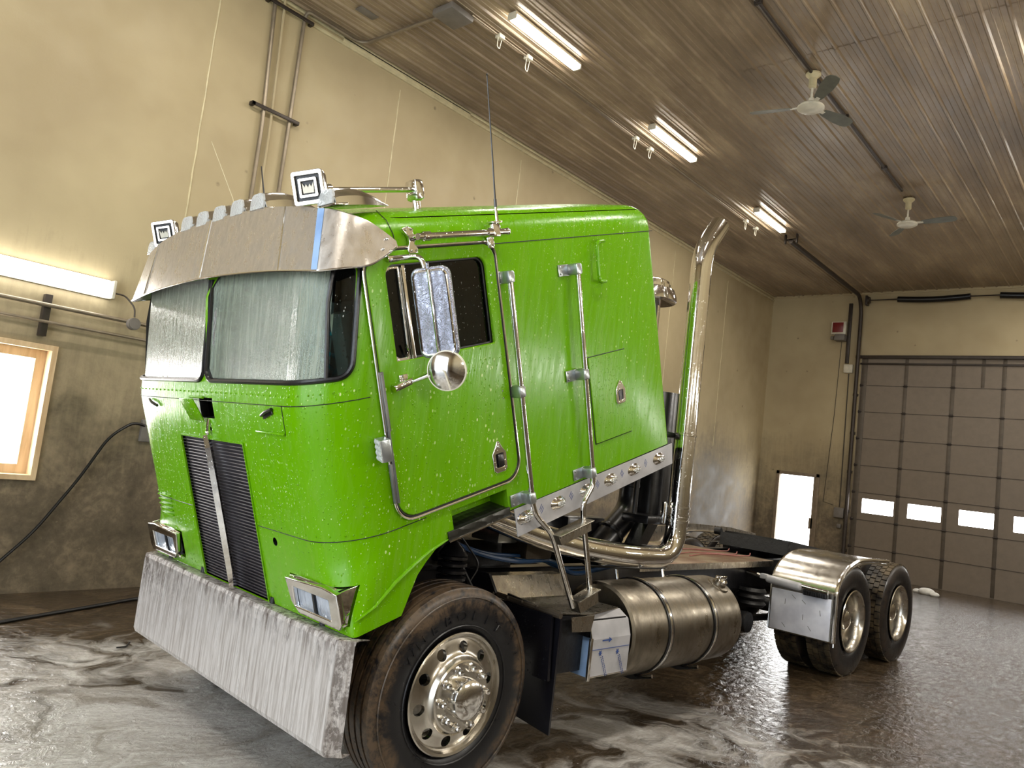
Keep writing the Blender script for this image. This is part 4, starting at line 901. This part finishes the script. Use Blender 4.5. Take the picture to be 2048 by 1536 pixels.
# ---------------- fifth wheel
b=BT(); mx=Matrix.Translation((8.62,-.08,1.10))@Matrix.Rotation(math.radians(6),4,'Y')@Matrix.Diagonal((1,.88,1,1))
poly=[(-.62,-.30),(-.55,-.45),(.10,-.47),(.55,-.40),(.62,-.12),(.15,-.05),(.05,0),(.15,.05),(.62,.12),(.55,.40),(.10,.47),(-.55,.45),(-.62,.30)]
b.prism([(p[0],p[1]) for p in poly],lambda p,h:mx@Vector((p[0],p[1],h)),-.02,.02)
b.prism([(-.64,-.45),(-.60,-.46),(-.60,.46),(-.64,.45)],lambda p,h:mx@Vector((p[0],p[1],h)),-.14,.0)
b.prism([(-.6,-.46),(.55,-.46),(.55,-.43),(-.6,-.43)],lambda p,h:mx@Vector((p[0],p[1],h)),-.12,.0)
b.cyl(mx@Vector((-.60,.47,.0)),mx@Vector((-.60,.55,.0)),.04)
b.bx(8.25,8.85,-.42,-.35,.975,1.06); b.bx(8.25,8.85,.35,.42,.975,1.06)
fw=part('fifth_wheel',b,'under')
b=BT(); b.box((8.05,-.12,1.04),(.02,.10,.02),Matrix.Rotation(.4,3,'Z')); obj('release_lever',b,'galv',fw)
# ---------------- fuel tank
def tank(s,xa,xb,parent=TR):
    c=(0,s*.89,.645); b=BT(); r=.318
    b.lathe([(0,xa+.02),(r*.6,xa+.012),(r*.93,xa+.006),(r*.985,xa+.02),(r,xa+.035),(r,xb-.05),(r*.985,xb-.02),(r*.93,xb+.0),(r*.7,xb+.035),(r*.35,xb+.055),(0,xb+.06)],c,'x',64)
    tk=part('fuel_tank',b,'tank')
    for x in (4.66,5.26):
        b=BT(); b.lathe([(r+.003,x-.028),(r+.009,x-.028),(r+.009,x+.028),(r+.003,x+.028),(r+.003,x-.028)],c,'x',64); obj('tank_strap',b,'black',tk)
        b=BT(); b.lathe([(r+.010,x-.012),(r+.013,x-.01),(r+.013,x+.01),(r+.010,x+.012)],c,'x',64); b.cyl((x,s*1.02,.325),(x,s*1.09,.345),.012,n=8); b.cyl((x,s*.72,.93),(x,s*.70,1.0),.012,n=8); obj('strap_bolt',b,'chrome_dry',tk)
        b=BT(); b.prism([(s*.40,.62),(s*.40,.30),(s*.95,.29),(s*1.10,.335),(s*.98,.318),(s*.6,.50)],lambda p,h:Vector((h,p[0],p[1])),x-.04,x+.04); obj('tank_bracket',b,'black',tk)
    d=Vector((0,s*math.sin(math.radians(28)),math.cos(math.radians(28)))); p=Vector((5.55,s*.89,.645))+d*(r-.005)
    b=BT(); b.lathe([(.085,-.002),(.08,.008),(.055,.012),(.05,.03),(.0,.03)],p,d,24); obj('filler_neck',b,'tank',tk)
    b=BT(); b.lathe([(.048,.025),(.05,.055),(.04,.065),(0,.068)],p,d,12); b.box(p+d*.075,(.1,.02,.02),None,.004); obj('fuel_cap',b,'chrome',tk)
    return tk
tank(-1,4.23,5.68); tank(1,4.23,5.68)
# ---------------- battery box with printed film, top step and side plates
b=BT()
P=[(-1.20,.47),(-1.205,.69),(-1.175,.79),(-1.10,.835)]
f=lambda p,h:Vector((h,p[0],p[1]))
b.loft([[Vector((3.79,y,z)),Vector((4.185,y,z)),Vector((4.185,y+.006,z-.004)),Vector((3.79,y+.006,z-.004))] for y,z in P])
bx_=part('battery_box',b,'filmgrey',None,'box face under grey printed film',15)
b=BT(); b.bx(3.782,3.79,-1.20,-1.06,.47,.70); b.bx(3.782,3.79,-1.19,-1.06,.68,.70); obj('box_side',b,'filmblue',bx_,'narrow side flap under blue film')
b=BT(); b.bx(3.775,3.80,-1.21,-1.195,.45,.70,.002); b.tube([(3.786,-1.203,.47),(3.786,-1.208,.69),(3.786,-1.178,.79),(3.786,-1.10,.838)],.005,6); b.tube([(3.786,-1.203,.468),(4.187,-1.203,.468)],.004,6); obj('box_edge',b,'chrome_dry',bx_)
b=BT(); b.bx(3.80,4.17,-1.17,-.42,.50,.80); b.bx(3.50,3.80,-1.14,-.42,.50,.83); obj('box_core',b,'under',bx_)
# printing on the film: flow arrow, two rosettes, slanting lines of small type
yy=-1.2075
b=BT(); b.bx(3.895,3.965,yy-.001,yy,.676,.684)
b.prism([(3.96,.665),(3.99,.68),(3.96,.696),(3.966,.68)],lambda p,h:Vector((p[0],h,p[1])),yy-.001,yy+.001)
b.bx(3.79,4.18,yy-.0006,yy+.003,.628,.6305)
for x0,z0 in ((3.885,.605),(4.06,.60)):
    b.cyl((x0,yy-.0005,z0),(x0,yy+.004,z0),.009,n=8)
    for k in range(6): a=k*PI/3; b.box((x0+.013*math.cos(a),yy+.001,z0+.013*math.sin(a)),(.008,.004,.002),Matrix.Rotation(-a,3,'Y'))
    for j,(dx,dz) in enumerate(((0,0),(.014,.004))):
        for k in range(11):
            q=.016+k*.0125; b.box((x0+dx+.45*q+.004,yy+.0008,z0-.012+dz-.9*q),(.0022,.004,.0085 if (k*7+j*3)%4 else .005),Matrix.Rotation(-.46,3,'Y'))
obj('film_print',b,'blue',bx_)
b=BT(); b.prism([(3.42,-.60),(3.44,-1.08),(3.78,-1.19),(4.17,-1.10),(4.13,-.60)],lambda p,h:Vector((p[0],p[1],h)),.835,.842); tp=part('step_deck',b,'alum',None,'bare aluminium top plate')
b=BT(); b.prism([(3.42,-.70),(3.47,-.60),(4.14,-.62),(4.12,-.72)],lambda p,h:Vector((p[0],p[1]+.08*h,.84+h*.13)),0,1); obj('kick_plate',b,'alum',tp)
b=BT(); b.prism([(3.58,.835),(3.80,.835),(3.775,.74),(3.60,.75)],lambda p,h:Vector((p[0],h+(-.0),p[1])),-1.20,-1.194); obj('side_flange',b,'alum',tp)
b=BT(); b.prism([(-.42,.99),(-.66,.99),(-.76,.86),(-1.2,.86),(-1.22,.50),(-.42,.50)],lambda p,h:Vector((h,p[0],p[1])),3.40,3.42); part('box_bulkhead',b,'flap')
# ---------------- front flap behind the steer wheel
for s in (-1,1):
    b=BT(); b.prism([(s*.80,.90),(s*1.235,.86),(s*1.235,.205),(s*.80,.25)],lambda p,h:Vector((h+.0,p[0],p[1])),3.44,3.455); fl=part('front_mud_flap',b,'flap')
    b=BT(); b.tube([(3.42,s*.55,.885),(3.42,s*1.25,.865)],.017,8); 
    for y in (.72,.84,.96,1.08): b.sphere((3.40,s*y,.885),.010,n=6)
    obj('flap_rod',b,'conduit_d',fl)
# ---------------- exhaust
def stack(s):
    b=BT(); R_=.079; X,Y=4.93,s*1.0
    b.tube([(3.30,s*.62,1.36),(3.75,s*.72,1.235),(4.15,s*.86,1.165),(4.45,s*.97,1.145),(X,Y,1.14),(X,Y,1.7),(X,Y,2.6),(X,Y,3.44),(X+.20,Y,3.69)],R_,28,bend=.22,seg=9,cap=False)
    st=part('exhaust_stack',b,'chrome')
    for z in (1.44,2.03): obj('stack_ring',BT().lathe([(.080,z-.01),(.084,z-.007),(.084,z+.007),(.080,z+.01)],(X,Y,0),'z',28),'chrome',st)
    b=BT(); 
    for z in (1.40,1.50): b.lathe([(.082,z-.01),(.086,z-.008),(.086,z+.008),(.082,z+.01)],(X,Y,0),'z',28)
    b.bx(X-.14,X-.09,Y-.03*s,Y+.06*s*-1,1.37,1.53,.008); obj('stack_clamp',b,'chrome_dry',st)
    b=BT(); b.cyl((X-.26,s*.80,1.40),(X-.26,s*.80,3.0),.02); b.bx(X-.30,X-.05,s*.72,s*.95,1.36,1.42,.01); b.bx(X-.30,X-.05,s*.72,s*.95,2.0,2.04,.01); obj('stack_bracket',b,'black',st)
    return st
stack(-1)
b=BT(); b.tube([(3.3,-.62,1.36),(2.9,-.5,1.38)],.08,20); part('exhaust_pipe',b,'conduit_d')
b=BT(); b.cyl((5.02,-.70,1.36),(5.02,-.70,2.35),.135,n=32); b.lathe([(.137,1.36),(.143,1.37),(.143,1.39),(.137,1.40)],(5.02,-.70,0),'z',32); b.prism([(4.72,1.10),(4.84,1.10),(5.22,1.60),(5.10,1.64)],lambda p,h:Vector((p[0],h,p[1])),-.78,-.66); part('muffler',b,'black')
b=BT(); b.cyl((4.93,-.58,1.70),(4.93,-.58,3.12),.072,n=24); b.lathe([(0,3.24),(.10,3.24),(.125,3.225),(.13,3.18),(.17,3.16),(.19,3.11),(.195,3.07),(.185,3.06),(.075,3.10)],(4.93,-.58,0),'z',40); b.lathe([(.132,3.20),(.14,3.2),(.14,3.17),(.132,3.17)],(4.93,-.58,0),'z',16); ik=part('air_intake',b,'chrome')
b=BT(); b.cyl((4.93,-.58,1.60),(4.93,-.58,1.78),.088,n=24); obj('intake_sleeve',b,'chrome_dry',ik)
b=BT(); b.tube([(4.93,-.58,1.66),(4.93,-.58,1.42),(4.50,-.55,1.05)],.10,24,bend=.22,seg=8); b.lathe([(.103,-.02),(.112,-.01),(.112,.01),(.103,.02)],(4.72,-.565,1.24),(.76,0,.65),24); b.lathe([(.103,1.60),(.11,1.605),(.11,1.625),(.103,1.63)],(4.93,-.58,0),'z',24); obj('intake_elbow',b,'black',ik)
# ---------------- engine and gear under the tilted cab
b=BT(); b.bx(2.45,3.95,-.34,.34,.62,1.16,.05); b.bx(2.6,3.5,-.22,.22,1.14,1.34,.04)
for k in range(6): b.cyl((2.72+k*.13,-.36,1.02),(2.72+k*.13,-.36,1.16),.03)
b.cyl((2.4,0,.95),(2.46,0,.95),.30,n=28); en=part('engine',b,'under')
b=BT(); b.bx(3.55,3.82,-.56,-.30,1.16,1.24,.01); b.box((3.66,-.48,1.27),(.26,.16,.02),Matrix.Rotation(.2,3,'Y')); part('cab_latch_bracket',b,'galv')
b=BT(); b.bx(3.28,3.62,-.42,-.26,1.22,1.36,.02); part('red_housing',b,'redbrown')
b=BT(); b.bx(3.72,3.98,-.66,-.42,1.07,1.18,.02); part('steering_box',b,'conduit_d')
b=BT(); b.bx(4.3,4.75,-.5,-.2,1.05,1.35,.03); part('transmission_cover',b,'black')
b=BT()
for z in (0,.04,.08,.12): b.lathe([(.06,z),(.088,z+.008),(.088,z+.024),(.06,z+.034)],(3.05,-.70,.97),'z',20)
b.lathe([(.088,.15),(.06,.19),(.015,.23),(0,.26)],(3.05,-.70,.97),'z',20); part('air_spring',b,'black')
b=BT()
for k,(z,l) in enumerate(((.62,.56),(.595,.48),(.57,.40),(.545,.30))):
    for s in (-1,1): b.tube([(2.72-l,s*.46,z+.12*l),(2.72,s*.46,z-.02),(2.72+l,s*.46,z+.12*l)],.016,6,bend=.3)
b.bx(2.65,2.79,-1.0,1.0,.42,.54,.02); part('front_axle',b,'under')
for k,(pts,r,mt) in enumerate((
    ([(3.0,-.50,1.25),(3.25,-.62,1.12),(3.6,-.66,1.06),(4.05,-.60,1.06),(4.25,-.62,.95),(4.6,-.70,1.02),(5.1,-.62,1.06)],.016,'hose'),
    ([(3.05,-.52,1.20),(3.4,-.60,1.10),(3.9,-.60,1.08),(4.2,-.55,.98),(4.7,-.6,1.0)],.012,'hose'),
    ([(2.85,-.60,1.40),(3.05,-.66,1.20),(3.15,-.70,1.02),(3.25,-.72,.88)],.012,'hoseblk'),
    ([(2.95,-.55,1.42),(3.2,-.60,1.2),(3.3,-.68,1.05),(3.25,-.66,.95)],.006,'hoseblk'),
    ([(4.3,-.70,1.03),(4.8,-.78,1.02),(5.3,-.70,.995)],.008,'hoseblk'))):
    part('air_hose',BT().tube(pts,r,8,bend=.15),mt)
b=BT(); b.bx(5.05,5.45,-.5,.5,.60,.80,.03); b.cyl((5.9,-.25,.52),(6.7,-.25,.52),.12,n=20); b.cyl((3.9,0,.62),(9.3,0,.55),.06); b.bx(6.85,7.35,-.3,.3,.45,.75,.04); part('driveline',b,'under')
for x in (7.93,9.25):
    b=BT(); b.cyl((x,-.75,.50),(x,.75,.50),.075,n=16); b.sphere((x,0,.50),.24,(1,1,1),18); b.cyl((x-.25,0,.52),(x,0,.52),.13,.2); part('drive_axle',b,'under')
for s in (-1,1):
    b=BT(); b.lathe([(0,0),(.095,0),(.10,.03),(.095,.09),(.06,.13),(.0,.14)],(6.95,s*.62,.44),'y',20); b.lathe([(.12,0),(.145,.03),(.12,.06),(.145,.09),(.12,.12),(.14,.15),(.12,.18)],(7.2,s*.50,.56),'z',20); b.tube([(6.3,s*.46,.68),(7.0,s*.5,.45),(7.9,s*.52,.42)],.035,8); part('suspension',b,'under')
# ---------------- rear fenders
def fender(s):
    c=(7.93,.52); w0,w1=s*.64,s*1.27
    path=[(7.315,.375),(7.315,.55),(7.315,.80)]
    for k in range(1,9):
        a=PI-PI/2*k/8*.93; path.append((7.93+.615*math.cos(a)*1.0,.80+.325*math.sin(a)))
    path+=[(8.15,1.124),(8.62,1.105)]
    b=BT(); b.loft([[Vector((x,w0,z)),Vector((x,w1,z)),Vector((x+.004,w1,z-.004)),Vector((x+.004,w0,z-.004))] for x,z in path])
    fd=part('quarter_fender',b,'rim',None,None,40)
    b=BT(); b.tube([(x,w1,z) for x,z in path],.019,10,bend=.0); b.tube([(x+.012,w1,z-.035) for x,z in path],.008,6); b.tube([(x,w0,z) for x,z in path],.008,6); obj('fender_lip',b,'chrome_dry',fd)
    b=BT(); b.prism([(7.34,.76),(7.42,.99),(7.62,1.09),(7.9,1.13),(7.62,1.04),(7.43,.93),(7.36,.77)],lambda p,h:Vector((p[0]-.005,h,p[1]+.005)),s*1.10,s*1.25) if False else b.box((7.45,s*1.16,.93),(.01,.01,.01)); obj('fender_gusset',b,'chrome_dry',fd)
    b=BT(); b.bx(7.300,7.309,s*.66,s*1.235,.385,.765,.002); obj('fender_film',b,'film',fd,'white protective film over the lower face')
    b=BT()
    for (y,z,a) in ((.80,.66,0),(.98,.69,.9),(.80,.44,.8),(.98,.55,0),(1.14,.62,.2),(.88,.72,.9),(1.05,.46,.7)): b.box((7.2985,s*y,z),(.002,.004,.05),Matrix.Rotation(a*s,3,'X'))
    obj('film_print',b,'gasketgrey',fd)
    b=BT(); b.tube([(7.24,s*.42,.87),(7.24,s*.62,.855),(7.245,s*1.22,.825)],.022,12); hb=obj('fender_bar',b,'chrome_dry',fd)
    b=BT(); b.box((7.235,s*.80,.838),(.075,.36,.075),Matrix.Rotation(-.05*s,3,'X'),.03,3); b.box((7.24,s*.60,.86),(.05,.08,.05),None,.01); obj('bar_sleeve',b,'filmgrey',hb)
    b=BT(); b.box((7.262,s*1.10,.79),(.06,.22,.05),None,.004)
    for k in range(9): b.bx(7.22,7.235,s*(1.0+k*.023),s*(1.012+k*.023),.772,.806)
    obj('bar_clamp',b,'under',hb)
    return fd
fender(-1); fender(1)
b=BT(); b.addmesh(curve_mesh([[(7.05,.99),(9.6,.99),(9.6,1.10),(8.9,1.17),(8.0,1.20),(7.3,1.16),(7.05,1.08)],[(7.72,1.0),(8.75,1.0),(8.8,1.06),(8.72,1.10),(8.05,1.11),(7.9,1.08)]],.006,.001),side(.70)); fp=part('fender_inner_panel',b,'alum')
b=BT(); b.tube([(7.70,.695,.995),(7.88,.695,1.085),(8.05,.695,1.118),(8.74,.695,1.108),(8.83,.695,1.06)],.012,8,bend=.05); obj('panel_rim',b,'chrome_dry',fp)
# ---------------- wheels
def tyre_prof(r,w,ribs):
    h=w/2; P=[(.285,-h*.62),(.30,-h*.80),(.34,-h*.97),(.40,-h),(.45,-h*.985),(.487,-h*.93),(r-.012,-h*.86),(r-.003,-h*.80)]
    if ribs:
        for c in (-.52,-.18,.18,.52):
            P+=[(r,(c-.05)*h*1.0),(r-.013,(c-.035)*h),(r-.013,(c+.035)*h),(r,(c+.05)*h)]
    else: P+=[(r,-.4*h),(r,0),(r,.4*h)]
    P+=[(r-.003,h*.80),(r-.012,h*.86),(.487,h*.93),(.45,h*.985),(.40,h),(.34,h*.97),(.30,h*.80),(.285,h*.62)]
    return P
def wheel_local(kind,s):
    "centred at the origin, outside towards local -y (s=-1) or +y"
    o=-1
    if kind=='steer':
        b=B(); b.lathe([(.268,.10),(.283,.0),(.286,-.115),(.300,-.128),(.302,-.136),(.296,-.141),(.284,-.136),(.276,-.118),(.268,-.114),(.262,-.116),(.245,-.122),(.215,-.128),(.196,-.136),(.184,-.150),(.176,-.172),(.168,-.178),(.10,-.180),(.08,-.180),(.08,-.16),(.16,-.155),(.18,-.12),(.24,-.095),(.262,-.09),(.268,.10)],(0,0,0),'y',72)
    else:
        b=B(); b.lathe([(.268,.12),(.276,.0),(.262,-.05),(.262,-.09),(.280,-.115),(.296,-.128),(.302,-.134),(.296,-.140),(.284,-.136),(.272,-.118),(.256,-.09),(.252,-.02),(.256,.03),(.245,.052),(.21,.058),(.175,.05),(.165,.035),(.10,.035),(.10,.05),(.16,.05),(.2,.075),(.255,.07),(.268,.12)],(0,0,0),'y',72)
    return b
def wheel(kind,x,y,s,inner=False):
    mt='rim'
    b=wheel_local(kind,s); rim=obj('wheel',b,[mt,'under'],TR,None,30)
    rh=.228 if kind=='steer' else .222
    cs=[]
    cb=B()
    for k in range(10):
        a=2*PI*(k+.35)/10; cb.cyl((rh*math.cos(a),-.3,rh*math.sin(a)),(rh*math.cos(a),.3,rh*math.sin(a)),.029,n=16)
    boolean(rim,[obj('cut',cb,['rim','under'],TR)])
    rim.location=(x-5,y,.52)
    if s>0: rim.rotation_euler=(0,0,PI)
    b=B(); b.lathe(tyre_prof(.522,.285 if kind=='steer' else .27,kind=='steer'),(0,0,0),'y',96)
    if kind=='steer':
        for rr_ in (.335,.475): b.lathe([(rr_-.004,-.1385),(rr_,-.1435),(rr_+.004,-.1385)],(0,0,0),'y',96)
        if s<0:
            txt='WNEBOLIT'
            for k,ch in enumerate(txt):
                a=math.radians(148-k*13.5); me=text_mesh(ch,.068,.006); c_=.382
                mx=Matrix(((1,0,0,0),(0,0,-1,-.1435),(0,1,0,0),(0,0,0,1)))@Matrix.Translation((c_*math.cos(a),c_*math.sin(a),0))@Matrix.Rotation(a-PI/2,4,'Z')@Matrix.Diagonal((1.25,1,1,1))
                b.addmesh(me,mx)
    tr_=obj('tire',b,'tire' if kind=='steer' else 'tire2',rim)
    if kind!='steer':
        # tread blocks of the drive tyre
        b=B(); n=46
        for k in range(n):
            for j in range(4):
                a=2*PI*(k+(.5 if j%2 else 0))/n; yb=(j-1.5)*.056
                da=2*PI/n*.40
                pts=[]
                for (aa,rr_) in ((a-da,.520),(a+da,.520),(a+da,.533),(a-da,.533)): pts.append((rr_*math.cos(aa),rr_*math.sin(aa)))
                b.loft([[Vector((px,yb+q*.025,pz)) for px,pz in pts] for q in (-1,1)])
        t2=obj('tread_block',b,'tread',rim); t2['kind']='stuff'
    if inner: 
        return rim
    if kind=='steer':
        b=B(); b.lathe([(.098,-.172),(.100,-.215),(.094,-.236),(.075,-.250),(.04,-.258),(0,-.260)],(0,0,0),'y',40); obj('hub_cap',b,'chrome_dry',rim)
        yl,rl=-.179,.1425
    else:
        b=B(); b.lathe([(.098,.04),(.098,-.045),(.088,-.075),(.055,-.092),(0,-.096)],(0,0,0),'y',32); obj('hub_cap',b,'chrome',rim); yl,rl=.036,.1425
    for k in range(10):
        a=2*PI*k/10+.1; b=B(); cx,cz=rl*math.cos(a),rl*math.sin(a)
        b.lathe([(.023,yl),(.023,yl-.006),(.017,yl-.009),(.0165,yl-.034),(.012,yl-.043),(0,yl-.046)],(cx,0,cz),'y',10); obj('lug_nut',b,'chrome_dry',rim)
    return rim
for s in (-1,1):
    wheel('steer',2.72,s*1.075,s)
    for x in (7.93,9.25):
        wheel('drive',x,s*1.08,s)
        wheel('drive',x,s*.76,s,True)
